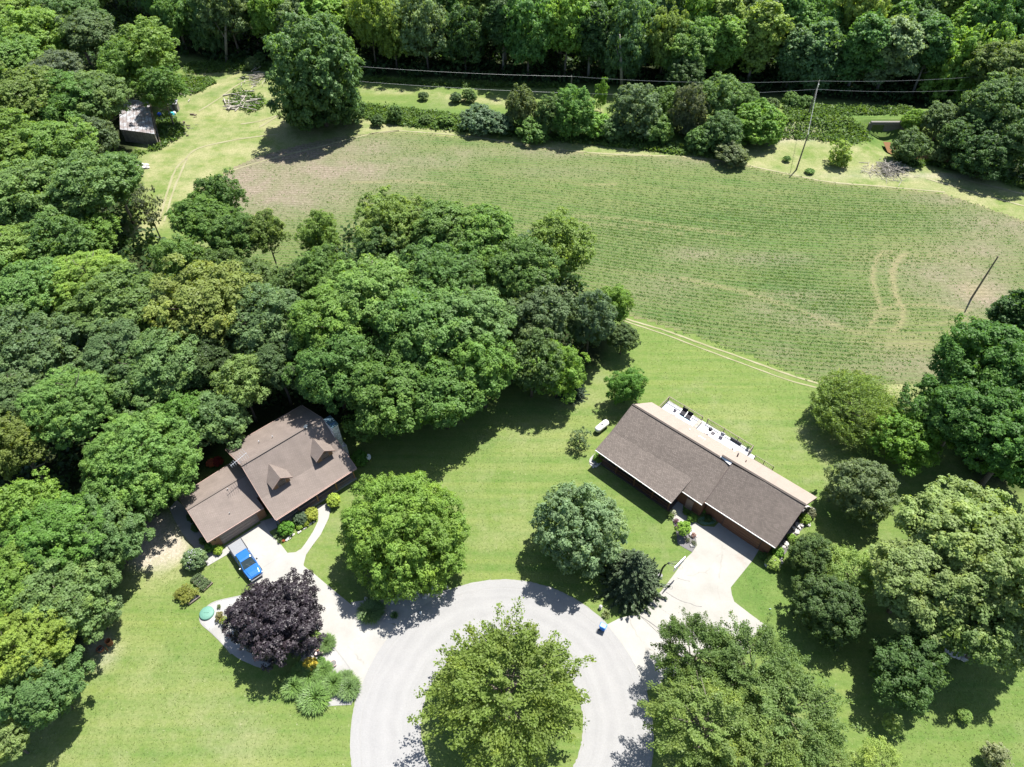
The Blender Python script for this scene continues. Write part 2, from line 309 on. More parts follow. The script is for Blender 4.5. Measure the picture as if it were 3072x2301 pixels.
class MB:
    def __init__(s): s.v = []; s.f = []; s.uv = {}
    def add(s, vs, fs):
        k = len(s.v); s.v += [tuple(v) for v in vs]; s.f += [tuple(i+k for i in f) for f in fs]; return s
    def box(s, a, b):
        (x0, y0, z0), (x1, y1, z1) = a, b
        return s.add([(x0, y0, z0), (x1, y0, z0), (x1, y1, z0), (x0, y1, z0), (x0, y0, z1), (x1, y0, z1), (x1, y1, z1), (x0, y1, z1)],
                     [(3, 2, 1, 0), (4, 5, 6, 7), (0, 1, 5, 4), (1, 2, 6, 5), (2, 3, 7, 6), (3, 0, 4, 7)])
    def beam(s, p, q, w, h=None, up=(0, 0, 1)):
        p = Vector(p); q = Vector(q); d = (q-p).normalized(); h = h or w
        u = Vector(up)
        if abs(d.dot(u)) > .95: u = Vector((1, 0, 0))
        x = d.cross(u).normalized()*w/2; y = d.cross(x).normalized()*h/2
        return s.add([p-x-y, p+x-y, p+x+y, p-x+y, q-x-y, q+x-y, q+x+y, q-x+y],
                     [(0, 1, 2, 3), (7, 6, 5, 4), (4, 5, 1, 0), (5, 6, 2, 1), (6, 7, 3, 2), (7, 4, 0, 3)])
    def tube(s, pts, r, n=8, cap=True):
        pts = [Vector(p) for p in pts]; rr = r if isinstance(r, (list, tuple)) else [r]*len(pts); k0 = len(s.v)
        for i, p in enumerate(pts):
            d = (pts[min(i+1, len(pts)-1)]-pts[max(i-1, 0)])
            d = d.normalized() if d.length > 1e-9 else Vector((0, 0, 1))
            u = Vector((0, 0, 1)) if abs(d.z) < .9 else Vector((1, 0, 0))
            x = d.cross(u).normalized(); y = d.cross(x)
            for j in range(n):
                a = 2*math.pi*j/n; s.v.append(tuple(p+(x*math.cos(a)+y*math.sin(a))*rr[i]))
        for i in range(len(pts)-1):
            for j in range(n):
                a = k0+i*n+j; b = k0+i*n+(j+1) % n; s.f.append((a, b, b+n, a+n))
        if cap:
            s.f.append(tuple(k0+j for j in range(n))[::-1]); s.f.append(tuple(k0+(len(pts)-1)*n+j for j in range(n)))
        return s
    def prism(s, poly, z0, z1):
        n = len(poly)
        return s.add([(p[0], p[1], z0) for p in poly]+[(p[0], p[1], z1) for p in poly],
                     [tuple(range(n))[::-1], tuple(range(n, 2*n))]+[(i, (i+1) % n, n+(i+1) % n, n+i) for i in range(n)])
    def slab(s, pts, th=.12):
        n = len(pts); P = [Vector(p) for p in pts]
        nn = (P[1]-P[0]).cross(P[2]-P[0]).normalized()
        if nn.z < 0: nn = -nn; P = P[::-1]
        Q = [p-nn*th for p in P]
        return s.add(P+Q, [tuple(range(n)), tuple(range(n, 2*n))[::-1]]+[(i, n+i, n+(i+1) % n, (i+1) % n) for i in range(n)])
    def build(s, name, mat, parent=None, smooth=False, kind=None, bevel=0.0, uvframe=None, color=None):
        me = bpy.data.meshes.new(name); me.from_pydata(s.v, [], s.f); me.update()
        if uvframe is not None:
            o0, du, dv = uvframe; uvl = me.uv_layers.new(name='UVMap')
            for lp in me.loops:
                p = me.vertices[lp.vertex_index].co-Vector(o0); uvl.data[lp.index].uv = (p.dot(du), p.dot(dv))
        if smooth: me.polygons.foreach_set('use_smooth', [True]*len(me.polygons))
        o = put(name, me, mat, parent, kind=kind, color=color)
        if bevel:
            b = o.modifiers.new('b', 'BEVEL'); b.width = bevel; b.segments = 2; b.limit_method = 'ANGLE'
        return o
def smoothline(pts, k=6, closed=False):
    P = [Vector(p) for p in pts]; n = len(P); out = []
    for i in range(n if closed else n-1):
        a = P[(i-1) % n] if closed or i > 0 else P[0]; b = P[i]; c = P[(i+1) % n]; d = P[(i+2) % n] if closed or i+2 < n else P[-1]
        for t in range(k):
            t = t/k; out.append(.5*((2*b)+(c-a)*t+(2*a-5*b+4*c-d)*t*t+(3*b-a-3*c+d)*t**3))
    if not closed: out.append(P[-1])
    return out
def sheet(name, pts, z, mat, k=0, kind='structure', parent=None, th=None):
    if k: pts = smoothline([Vector((p[0], p[1], 0)) for p in pts], k, True)
    m = MB()
    poly = [(p[0], p[1]) for p in pts]
    area = sum(poly[i][0]*poly[(i+1) % len(poly)][1]-poly[(i+1) % len(poly)][0]*poly[i][1] for i in range(len(poly)))
    if area < 0: poly = poly[::-1]
    import mathutils.geometry as g
    m.prism(poly, (z-.06) if th is None else z-th, z)
    return m.build(name, mat, parent, kind=kind)
def strip(name, pts, w, z, mat, kind='structure', k=6, jit=.0):
    P = smoothline([Vector((p[0], p[1], 0)) for p in pts], k); m = MB(); n = len(P); vs = []
    for i, p in enumerate(P):
        d = (P[min(i+1, n-1)]-P[max(i-1, 0)]).normalized(); x = Vector((-d.y, d.x, 0))
        wl_ = w/2*(1+jit*random.uniform(-1, 1)); wr_ = w/2*(1+jit*random.uniform(-1, 1))
        vs += [tuple(p+x*wl_+Vector((0, 0, z))), tuple(p-x*wr_+Vector((0, 0, z)))]
    m.add(vs, [(2*i+1, 2*i+3, 2*i+2, 2*i) for i in range(n-1)])
    return m.build(name, mat, None, kind=kind)

# ------------------------------------------------------------------ ground
GX0, GX1, GY0, GY1, GS = -150., 150., 10., 262., .9
nx = int((GX1-GX0)/GS)+1; ny = int((GY1-GY0)/GS)+1
gx = GX0+np.arange(nx)*GS; gy = GY0+np.arange(ny)*GS
XX, YY = np.meshgrid(gx, gy)
def inpoly(X, Y, poly):
    r = np.zeros(X.shape, bool); n = len(poly)
    for i in range(n):
        x0, y0 = poly[i][0], poly[i][1]; x1, y1 = poly[(i+1) % n][0], poly[(i+1) % n][1]
        if y0 == y1: continue
        c = ((y0 > Y) != (y1 > Y)) & (X < (x1-x0)*(Y-y0)/(y1-y0)+x0); r ^= c
    return r
def blur(a, k):
    for _ in range(k):
        p = np.pad(a, 1, mode='edge'); a = (p[1:-1, 1:-1]*2+p[:-2, 1:-1]+p[2:, 1:-1]+p[1:-1, :-2]+p[1:-1, 2:])/6
    return a
def blobs(X, Y, L):
    a = np.zeros(X.shape)
    for (x, y, rx, ry, s) in L:
        p = D(x, y); a = np.maximum(a, s*np.exp(-(((X-p.x)/rx)**2+((Y-p.y)/ry)**2)))
    return a
def lineblob(X, Y, pts, w, s):
    a = np.zeros(X.shape); P = smoothline([D(*p) for p in pts], 5)
    for p, q in zip(P[:-1], P[1:]):
        d = q-p; L2 = max(d.x*d.x+d.y*d.y, 1e-6); t = np.clip(((X-p.x)*d.x+(Y-p.y)*d.y)/L2, 0, 1)
        a = np.maximum(a, s*np.exp(-((X-p.x-t*d.x)**2+(Y-p.y-t*d.y)**2)/w**2))
    return a
FIELD = [(477,377),(520,350),(567,333),(640,312),(737,293),(787,287),(864,283),(1020,297),(1154,317),(1304,333),(1474,337),(1591,353),(1708,377),(1791,393),(1908,403),(2041,417),(2130,445),(2240,485),(2420,545),
         (2420,800),(2230,790),(2050,830),(1950,830),(1850,840),(1780,833),(1650,784),(1500,728),(1365,688),(1240,640),(1100,640),(900,640),(700,640),(560,620),(480,540),(455,450)]
fieldw = [D(*p) for p in FIELD]
tanpoly = [D(*p) for p in [(300,400),(300,330),(350,270),(400,180),(430,145),(560,150),(600,200),(790,255),(1000,275),(1200,285),(1450,315),(1600,325),(1690,285),(1760,290),(1900,310),(2000,345),(2100,385),(2240,420),(2300,520),(2212,480),(2041,430),(1700,390),(1300,350),(860,300),(600,330),(480,390),(440,450),(340,470),(320,420)]]
tan = blur(inpoly(XX, YY, tanpoly).astype(float), 3)*.7
tan = np.maximum(tan, blur(inpoly(XX, YY, [D(*p) for p in [(780,200),(900,205),(1080,228),(1300,245),(1300,235),(1080,215),(900,195),(780,188)]]).astype(float), 1)*.8)
tan = np.maximum(tan, lineblob(XX, YY, [(280,520),(300,500),(345,478),(362,420),(385,350),(450,320)], 2.6, 1.0))
tan = np.maximum(tan, lineblob(XX, YY, [(610,150),(560,215),(480,260),(430,235),(470,190),(500,175)], 1.0, .5))
tan = np.maximum(tan, blobs(XX, YY, [(1940,845,9,3,.7),(1900,870,6,4,.4),(1690,810,3,1,.2),(230,1400,3,3,.5),(270,1480,3,2,.35),(345,1210,4,5,.6),(1085,1155,5,2,.35),(260,1240,5,3,.5),(1150,1000,8,5,.12),(1250,870,6,4,.35),(900,1600,3,3,.2),(300,1560,5,3,.25),(420,1530,4,3,.3),(120,1600,6,4,.35),(200,1560,5,4,.3),(330,1440,6,3,.3),(350,1620,5,3,.25),(560,1620,6,3,.2),(1180,950,7,4,.3),(1070,1080,6,6,.2),(1620,900,9,3,.25)]))
lush = blobs(XX, YY, [(450,165,7,7,.5),(420,200,6,9,.5),(540,225,5,4,.4),(620,225,5,4,.5),(1850,255,16,5,.9),(1750,262,8,5,.6),(1850,285,10,5,.8),(1400,1130,12,6,.35),(900,245,20,3,.9),(800,240,8,3,.8),(2100,1480,12,10,.35),(1650,1260,9,7,.5),(1640,1170,5,5,.5),(300,350,3,4,.3),(2060,380,8,3,.4)])
lush = np.maximum(lush, lineblob(XX, YY, [(790,240),(900,255),(1100,265),(1300,285),(1500,300),(1650,300)], 3.0, .9))
dirt = blur(inpoly(XX, YY, [T(0,2,*p) for p in [(1150,60),(1190,150),(1245,215),(1190,300),(1040,395),(900,370),(850,330),(830,200),(900,60),(1000,20),(1100,0)]]).astype(float), 1)
dirt = np.maximum(dirt, blobs(XX, YY, [(208,1392,1.6,1.4,.8),(225,1420,1.5,1.5,.4),(1720,292,5,2.5,.8),(1680,300,3,2,.7),(320,308,2,1.5,.4),(1460,875,1,1,.0),(2000,380,20,1.2,.5),(1900,372,6,1.5,.5)]))
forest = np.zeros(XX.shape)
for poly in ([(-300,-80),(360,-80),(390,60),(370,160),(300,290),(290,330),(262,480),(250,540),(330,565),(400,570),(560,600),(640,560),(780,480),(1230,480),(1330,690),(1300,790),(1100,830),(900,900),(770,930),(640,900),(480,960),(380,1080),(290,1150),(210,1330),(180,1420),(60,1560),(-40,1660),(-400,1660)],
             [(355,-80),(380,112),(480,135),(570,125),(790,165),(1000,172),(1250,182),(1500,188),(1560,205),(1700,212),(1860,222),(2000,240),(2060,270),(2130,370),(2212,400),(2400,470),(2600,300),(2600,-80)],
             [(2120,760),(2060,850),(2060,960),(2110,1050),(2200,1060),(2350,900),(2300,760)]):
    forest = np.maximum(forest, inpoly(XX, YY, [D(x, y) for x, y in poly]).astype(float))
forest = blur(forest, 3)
dirtz = dirt
H = np.zeros(XX.shape)
H += .12*np.sin(XX*.21+1)*np.sin(YY*.17)*np.clip((YY-70)/20, 0, 1)*(1-np.clip((YY-110)/5, 0, 1))*0
p = D(1918, 285)     # creek at the culvert
CBY = (T(2,0,1222,790,1.6)+T(2,0,1450,790,1.6)).y/2; cbx = (T(2,0,1222,790,1.6)+T(2,0,1450,790,1.6)).x/2
CR = [Vector((cbx, CBY-.3, 0)), D(1925, 306), D(1935, 312), D(1965, 322), D(2010, 330), D(2080, 345)]
for a_, b_ in zip(CR[:-1], CR[1:]):
    d = b_-a_; t = np.clip(((XX-a_.x)*d.x+(YY-a_.y)*d.y)/(d.x**2+d.y**2), 0, 1)
    H = np.minimum(H, -2.1*(YY < CBY+.2)*np.exp(-((XX-a_.x-t*d.x)**2+(YY-a_.y-t*d.y)**2)/3.6**2))
EMB = D(1920, 252)
ridge = 1.62*np.clip((YY-CBY+.6+2.6*(np.abs(XX-cbx) > 3.6))/np.where(np.abs(XX-cbx) > 3.6, 3.2, .8), 0, 1)*np.clip((CBY+9-YY)/3, 0, 1)*np.clip((XX-EMB.x+38)/12, 0, 1)*np.clip((EMB.x+40-XX)/10, 0, 1)
H = np.where(H < -.15, H, H+ridge)
idx = np.arange(nx*ny).reshape(ny, nx)
quads = np.stack([idx[:-1, :-1], idx[:-1, 1:], idx[1:, 1:], idx[1:, :-1]], -1).reshape(-1, 4)
V = np.stack([XX, YY, H], -1).reshape(-1, 3)
ext = np.array([(-1500, -900, 0), (1500, -900, 0), (1500, GY0, 0), (-1500, GY0, 0), (-1500, gy[-1], 0), (1500, gy[-1], 0), (1500, 2600, 0), (-1500, 2600, 0),
                (GX0, GY0, 0), (GX0, gy[-1], 0), (gx[-1], GY0, 0), (gx[-1], gy[-1], 0)], dtype=float); b0 = len(V)
V = np.vstack([V, ext]); quads = np.vstack([quads, np.array([[0, 1, 2, 3], [4, 5, 6, 7], [3, 8, 9, 4], [10, 2, 5, 11]])+b0])
pad = lambda a, v=0: np.concatenate([a.ravel(), np.full(12, v)])
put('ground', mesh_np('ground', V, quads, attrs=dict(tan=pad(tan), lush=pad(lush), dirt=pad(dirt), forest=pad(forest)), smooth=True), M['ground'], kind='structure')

# crop field: its own fine sheet, rows follow a measured family of curves
fx = np.arange(-62, 120, .7); fy = np.arange(55, 172, .7); FX, FY = np.meshgrid(fx, fy)
ins = inpoly(FX, FY, fieldw)
def phase(X, Y):
    # rows lie level in the west and dip then climb again eastward, as the photographed rows do
    t = np.clip((X-5)/75, -1.2, 1.4)
    near = np.clip((150-Y)/60, 0, 1.2)
    return Y+near*(18*t-15*t*np.abs(t)*.55)+2.5*np.sin(X*.03)+(1-near)*np.clip(t, 0, 2)*13
PH = phase(FX, FY)
bl = lambda L: blobs(FX, FY, L)
soil = bl([(620,330,18,9,1),(520,400,13,13,1),(720,370,17,7,.9),(620,420,14,8,.9),(780,320,12,5,.7),(900,350,12,4,.5),(1010,330,8,3,.4),(1180,330,10,3,.5),(1500,345,9,3,.4),(2060,430,10,3,.6),(1500,550,6,2.5,.5),(1650,560,9,2,.5),(2180,490,14,7,.55),(2060,590,12,5,.6),(2120,640,8,5,.95),(2000,620,6,4,.4),(2120,540,10,4,.6),(1640,670,4,3,.35),(1760,690,7,3,.4),(1430,620,7,4,.3),(1730,640,8,2,.4),(1200,370,14,3,.25),(1970,790,8,4,.5),(1690,760,3,2,.3),(480,440,8,14,.7),(1850,800,6,2,.3)])
lushf = 1.25*bl([(1380,500,18,7,.8),(1550,480,26,7,.8),(1750,470,26,7,.7),(1700,610,9,5,.9),(1780,660,10,5,1),(1680,570,9,4,.7),(1880,670,8,5,.8),(1500,650,14,4,.5),(1640,700,14,4,.5),(1800,760,12,4,.6),(1500,590,10,5,.5),(1900,560,12,3,.5),(1330,560,12,6,.6),(1930,490,20,4,.4),(980,420,16,5,.25),(1450,690,8,2.5,.7)])
tanf = bl([(1910,680,5,2,.45),(1960,745,9,1.6,.45),(1870,740,4,1.5,.3),(2110,630,3,2.5,.5),(1940,550,9,3,.3)])
for pts, w in (([(1925,545),(1905,545),(1890,570),(1885,610),(1898,650),(1897,680),(1880,700)], .45), ([(1958,548),(1940,560),(1928,590),(1935,640),(1950,665),(1945,700),(1925,715)], .6),
               ([(1895,672),(1935,660),(1990,658),(2090,672)], .45), ([(1860,712),(1935,705),(2000,703),(2090,692)], .4), ([(1475,602),(1580,625),(1675,652),(1760,685),(1841,716),(1900,725),(1974,724),(2091,715)], .5),
               ([(1240,465),(1350,475),(1475,492),(1600,508)], .45), ([(1245,478),(1350,490),(1475,505)], .4), ([(1260,400),(1330,398)], .3), ([(760,395),(880,392),(960,398)], .4), ([(1900,390),(2041,412),(2212,462)], .8)):
    tanf = np.maximum(tanf, lineblob(FX, FY, pts, w*1.0, .68 if w in (.45, .6) and pts[0][0] > 1800 else .5))
edge_ = 1-blur(ins.astype(float), 10); tanf = np.maximum(tanf, np.clip((edge_-.12)*1.6, 0, .8)*(FY > 85))
fi = np.full(FX.shape, -1); fi[ins] = np.arange(ins.sum())
q = np.stack([fi[:-1, :-1], fi[:-1, 1:], fi[1:, 1:], fi[1:, :-1]], -1).reshape(-1, 4); q = q[(q >= 0).all(1)]
put('crop_field', mesh_np('crop_field', np.stack([FX[ins], FY[ins], np.full(ins.sum(), .03)], -1), q, attrs=dict(phase=PH[ins], soil=soil[ins], lush=lushf[ins], tan=np.clip(tanf[ins], 0, 1))), M['field'], kind='structure')

# ------------------------------------------------------------------ foliage generators
def unit(a): return a/np.maximum(np.linalg.norm(a, axis=1, keepdims=True), 1e-9)
def cards(P, Nn, L, Wd, rng, along=None):
    n = len(P); t = rng.normal(size=(n, 3)) if along is None else along+rng.normal(size=(n, 3))*.25
    t = unit(t-Nn*(t*Nn).sum(1, keepdims=True)); s = np.cross(Nn, t)
    L = np.asarray(L).reshape(-1, 1); Wd = np.asarray(Wd).reshape(-1, 1)
    v = np.stack([P-t*L*.5, P+s*Wd*.5+Nn*L*.10, P+t*L*.5, P-s*Wd*.5+Nn*L*.10], 1).reshape(-1, 3)
    return v, np.arange(4*n).reshape(-1, 4)
def crown_mesh(name, seed, R, az=1.0, nclump=110, cr=.17, ntuft=12, tr=.42, nleaf=16, leaf=.34, bottom=-.45, irr=.14, up=.5, cvar=.16, taper=0.0, spikes=0, flat=.6, lobes=0):
    r = np.random.default_rng(seed); n = int(nclump*1.5)
    i = np.arange(n)+.5; ph = np.arccos(1-2*i/n); th = math.pi*(1+5**.5)*i
    d = unit(np.stack([np.cos(th)*np.sin(ph), np.sin(th)*np.sin(ph), np.cos(ph)], -1)+r.normal(size=(n, 3))*.10)
    d = d[d[:, 2] > bottom]
    lob = r.normal(size=(7, 3)); lob = unit(lob); la = r.uniform(-1, 1, 7)
    nz = sum(la[k]*np.exp(-((1-(d*lob[k]).sum(1))/.25)) for k in range(7))
    rad = R*(1+irr*nz)*r.uniform(1-cvar, 1.02, len(d))*(1-taper*np.clip(d[:, 2], 0, 1)*.5)
    if lobes:
        ld_ = unit(r.normal(size=(lobes, 3))*np.array([1, 1, .8])+np.array([0, 0, .35])); ls = r.uniform(.82, 1.12, lobes)
        dt = (d[:, None, :]*ld_[None]).sum(2); k_ = dt.argmax(1); rad = rad*(.60+.46*np.clip((dt.max(1)-.55)/.4, 0, 1)**.8)*ls[k_]
    C = d*rad[:, None]*(1-cr*.6); C[:, 2] *= az
    if taper: C[:, :2] *= (1-taper*np.clip(C[:, 2:3]/(R*az), 0, 1)**1.5*.5)
    if spikes:
        k = r.choice(len(C), spikes, replace=False); C[k] *= r.uniform(1.06, 1.22, (spikes, 1))
    nin = int(len(C)*.35); Ci = C[r.choice(len(C), nin)]*r.uniform(.55, .8, (nin, 1)); Cd = np.vstack([d, unit(Ci)]); C = np.vstack([C, Ci])
    csz = cr*R*r.uniform(.75, 1.25, len(C)); ct = r.uniform(0, 1, len(C))
    nt = ntuft; td = unit(r.normal(size=(len(C)*nt, 3))+1.0*np.repeat(Cd, nt, 0)+np.array([0, 0, up]))
    Tc = np.repeat(C, nt, 0)+td*np.repeat(csz, nt)[:, None]*r.uniform(.6, 1.05, (len(td), 1))*np.array([1, 1, .85])
    tt = np.repeat(ct, nt)*.55+r.uniform(0, .45, len(td))
    ld = unit(r.normal(size=(len(td)*nleaf, 3))+.35*np.repeat(td, nleaf, 0)+np.array([0, 0, .3]))
    P = np.repeat(Tc, nleaf, 0)+ld*tr*r.uniform(.35, 1.1, (len(ld), 1))*np.array([1, 1, flat])
    Nn = unit(ld*.8+np.repeat(td, nleaf, 0)*.4+np.array([0, 0, .55])+r.normal(size=P.shape)*.35)
    tone = np.clip(np.repeat(tt, nleaf)*.75+r.uniform(0, .25, len(P)), 0, 1)
    L = leaf*r.uniform(.7, 1.3, len(P))
    # inner leaves
    m = int(len(P)*.08); ip = unit(r.normal(size=(m, 3)))*R*r.uniform(.2, .8, (m, 1)); ip[:, 2] = np.maximum(ip[:, 2]*az, bottom*R*az*.9)
    P = np.vstack([P, ip]); Nn = np.vstack([Nn, unit(r.normal(size=(m, 3)))]); L = np.concatenate([L, np.full(m, leaf*2.0)]); tone = np.concatenate([tone, np.full(m, .2)])
    v, q = cards(P, Nn, L, L*.8, r)
    return mesh_np(name, v, q, attrs=dict(tone=np.repeat(tone, 4)))
def feather_mesh(name, seed, R, az=.8, nb=150, leaf=.2, nl=190, spread=.5, bottom=-.35, droop=.25, sweep=(0, 0, 0)):
    r = np.random.default_rng(seed)
    i = np.arange(int(nb*1.5))+.5; n = len(i); ph = np.arccos(1-2*i/n); th = math.pi*(1+5**.5)*i
    d = unit(np.stack([np.cos(th)*np.sin(ph), np.sin(th)*np.sin(ph), np.cos(ph)], -1)+r.normal(size=(n, 3))*.14); d = d[d[:, 2] > bottom]
    lob = unit(r.normal(size=(8, 3))); la = r.uniform(-1, 1, 8)
    nz = sum(la[k]*np.exp(-((1-(d*lob[k]).sum(1))/.2)) for k in range(8))
    rad = R*(1+.16*nz)*r.uniform(.72, 1.05, len(d)); rad[r.choice(len(d), len(d)//7)] *= r.uniform(1.1, 1.32)
    P = []; Nn = []; A = []; tn = []
    for k in range(len(d)):
        L0 = r.uniform(.35, .62); t = r.uniform(L0, 1.0, nl)**.8
        side = unit(np.cross(d[k], [0, 0, 1])[None]+1e-6)[0]
        c = d[k]*rad[k]*t[:, None]*np.array([1, 1, az])
        c[:, 2] -= droop*R*.3*np.maximum(t-.6, 0)**2*4
        w = spread*R*.16*(1.25-t)
        c = c+side*(r.normal(size=nl)*w)[:, None]*1.3+np.array([0, 0, 1])*(r.normal(size=nl)*w*.6)[:, None]+r.normal(size=(nl, 3))*.10
        c += np.array(sweep)*(t[:, None]**2)
        P.append(c); Nn.append(unit(r.normal(size=(nl, 3))*.6+np.array([0, 0, .7])+d[k]*.5)); A.append(np.repeat(d[k][None], nl, 0)); tn.append(np.clip(r.uniform(0, 1)*.5+r.uniform(0, .5, nl), 0, 1))
    P = np.vstack(P); Nn = np.vstack(Nn); A = np.vstack(A); tone = np.concatenate(tn)
    L = leaf*r.uniform(.7, 1.5, len(P)); v, q = cards(P, Nn, L, L*.6, r, A)
    return mesh_np(name, v, q, attrs=dict(tone=np.repeat(tone, 4)))
def willow_mesh(name, seed, R, az=.85, ns=900, nl=30):
    r = np.random.default_rng(seed); d = unit(r.normal(size=(ns, 3))); d[:, 2] = np.abs(d[:, 2])*.9-.12; d = unit(d)
    lob = unit(r.normal(size=(8, 3))); la = r.uniform(-1, 1, 8); nz = sum(la[k]*np.exp(-((1-(d*lob[k]).sum(1))/.2)) for k in range(8))
    st = d*(R*(1+.2*nz)*r.uniform(.45, 1.0, ns))[:, None]*np.array([1, 1, az])
    t = np.linspace(0, 1, nl)[None, :, None]; ln = r.uniform(1.2, 3.2, ns)[:, None, None]
    sw = np.array([.75, .15, -.62])+.35*d
    P = st[:, None, :]+sw[:, None, :]*ln*t+r.normal(size=(ns, nl, 3))*.10
    P = P.reshape(-1, 3); A = np.repeat(sw, nl, 0); P[:, 2] = np.maximum(P[:, 2], -R*az*.8)
    Nn = unit(r.normal(size=P.shape)+np.array([0, 0, .6])); tone = np.clip(np.repeat(r.uniform(0, .7, ns), nl)+r.uniform(0, .3, len(P)), 0, 1)
    L = r.uniform(.22, .4, len(P)); v, q = cards(P, Nn, L, L*.25, r, A)
    return mesh_np(name, v, q, attrs=dict(tone=np.repeat(tone, 4)))
def spruce_mesh(name, seed, R, Ht, leaf=.3, nlev=22):
    r = np.random.default_rng(seed); P = []; A = []; tn = []
    for k in range(nlev):
        f = k/(nlev-1); z = Ht*(.04+.94*f); rr = R*(1-f)**.75*r.uniform(.88, 1.05)+.12; nb = max(5, int(17*(1-f)+5))
        for j in range(nb):
            a = 2*math.pi*(j+r.uniform(-.3, .3))/nb+k*.7; rb = rr*r.uniform(.66, 1.16); n = max(10, int(120*rb/R)); t = r.uniform(.2, 1, n)**.7
            w = .26*(1.2-t)*R/4; ca, sa = math.cos(a), math.sin(a); s = r.normal(size=n)*w
            P.append(np.stack([ca*rb*t-sa*s, sa*rb*t+ca*s, z+(-.22*t+.16*t**3)*rb+r.normal(size=n)*.07], -1)); A.append(np.repeat([[ca, sa, -.1]], n, 0)); tn.append(np.clip(r.uniform(0, .6)+r.uniform(0, .4, n), 0, 1))
    P = np.vstack(P); A = np.vstack(A); tone = np.concatenate(tn); Nn = unit(r.normal(size=P.shape)*.45+np.array([0, 0, 1])+A*.4)
    L = leaf*r.uniform(.7, 1.3, len(P)); v, q = cards(P, Nn, L, L*.45, r, A); v[:, 2] = np.maximum(v[:, 2], .02)
    return mesh_np(name, v, q, attrs=dict(tone=np.repeat(tone, 4)))
def tuft_mesh(name, seed, R, Ht, nb=420, w=.05, lean=1.0, seg=4):
    r = np.random.default_rng(seed); V = []; Q = []; tn = []
    for b in range(nb):
        a = r.uniform(0, 2*math.pi); rb = R*.62*math.sqrt(r.uniform()); reach = R*r.uniform(.2, .6)*lean; a2 = a+r.normal()*.7; h = Ht*r.uniform(.7, 1.1)
        d0 = np.array([math.cos(a), math.sin(a), 0]); d = np.array([math.cos(a2), math.sin(a2), 0]); s = np.array([-d[1], d[0], 0])*w*r.uniform(.7, 1.4); base = d0*rb; k0 = len(V); h *= 1-.35*(rb/(R*.62))**2
        for k in range(seg+1):
            t = k/seg; p = base+d*reach*t**1.6+np.array([0, 0, h*(1.5*t-.85*t**2.2)*.95]); ww = (1-t)**.6*.9+.1
            V += [p-s*ww, p+s*ww]; 
        tt = r.uniform(0, 1); tn += [tt]*(2*(seg+1))
        for k in range(seg): Q.append((k0+2*k, k0+2*k+1, k0+2*k+3, k0+2*k+2))
    V = np.array(V); V[:, 2] = np.maximum(V[:, 2], .01)
    return mesh_np(name, V, np.array(Q), attrs=dict(tone=tn))
def trunk_mesh(name, seed, zc, R, az=1.0, r0=.32, nl=9, lean=.05, n=7):
    r = random.Random(seed); m = MB(); top = zc+R*az*.45
    pts = [(r.uniform(-1, 1)*lean*k*top*.12, r.uniform(-1, 1)*lean*k*top*.12, top*k/5) for k in range(6)]; pts[0] = (0, 0, -.1)
    m.tube(pts, [r0*1.25, r0*.95, r0*.8, r0*.62, r0*.42, r0*.15], n)
    for k in range(nl):
        f = .34+.5*k/nl; i = min(4, int(f*5)); a = r.uniform(0, 6.28); p = Vector(pts[i]).lerp(Vector(pts[i+1]), f*5-i)
        el = r.uniform(.35, .9); L = R*r.uniform(.55, .8); e = p+Vector((math.cos(a)*math.cos(el)*L, math.sin(a)*math.cos(el)*L, math.sin(el)*L*min(az, 1)))
        mid = p.lerp(e, .5)+Vector((r.uniform(-.3, .3), r.uniform(-.3, .3), r.uniform(-.4, .1)))
        m.tube([p, mid, e], [r0*.42, r0*.28, r0*.08], 5)
        for _ in range(2):
            e2 = mid+Vector((r.uniform(-1, 1), r.uniform(-1, 1), r.uniform(.1, .9)))*R*.32; m.tube([mid, e2], [r0*.16, r0*.05], 4)
    me = bpy.data.meshes.new(name); me.from_pydata(m.v, [], m.f); me.polygons.foreach_set('use_smooth', [True]*len(me.polygons)); return me

# kinds: list of (crown mesh, design radius, aspect), trunk mesh, its crown-centre height
KIND = {}
def kind(key, meshes, R, az, trunk, tz, mat, bark='bark', centred=True):
    for m_ in meshes: m_.materials.append(M[mat])
    trunk.materials.append(M[bark]); KIND[key] = dict(m=meshes, R=R, az=az, t=trunk, tz=tz, centred=centred)
kind('maple', [crown_mesh('maple_crown', 1, 7.5, .86, 150, .155, 15, .38, 21, .22, -.42, .15, cvar=.22), crown_mesh('maple_crown', 2, 7.5, .86, 140, .16, 15, .38, 21, .22, -.42, .18, cvar=.24)], 7.5, .86, trunk_mesh('maple_trunk', 1, 7, 7, .86, .34), 7, 'leafy')
kind('purple', [crown_mesh('purple_crown', 3, 6.0, .85, 150, .15, 12, .34, 18, .22, -.45, .2, cvar=.28, spikes=14, lobes=14)], 6.0, .85, trunk_mesh('purple_trunk', 2, 6, 6, .86, .28), 6, 'purple')
kind('oak', [crown_mesh('oak_crown', s, 6.5, .95, 72, .20, 17, .46, 19, .29, -.5, .2, cvar=.22, spikes=8, lobes=10) for s in (5, 6, 7, 35)], 6.5, .95, trunk_mesh('oak_trunk', 3, 9, 6.5, .95, .3, 11), 9, 'leaf')
kind('loose', [crown_mesh('loose_crown', s, 5.0, 1.05, 56, .20, 13, .42, 16, .26, -.6, .22, cvar=.3, spikes=8, lobes=8) for s in (8, 9)], 5.0, 1.05, trunk_mesh('loose_trunk', 4, 8, 5, 1.05, .2, 12), 8, 'leaf')
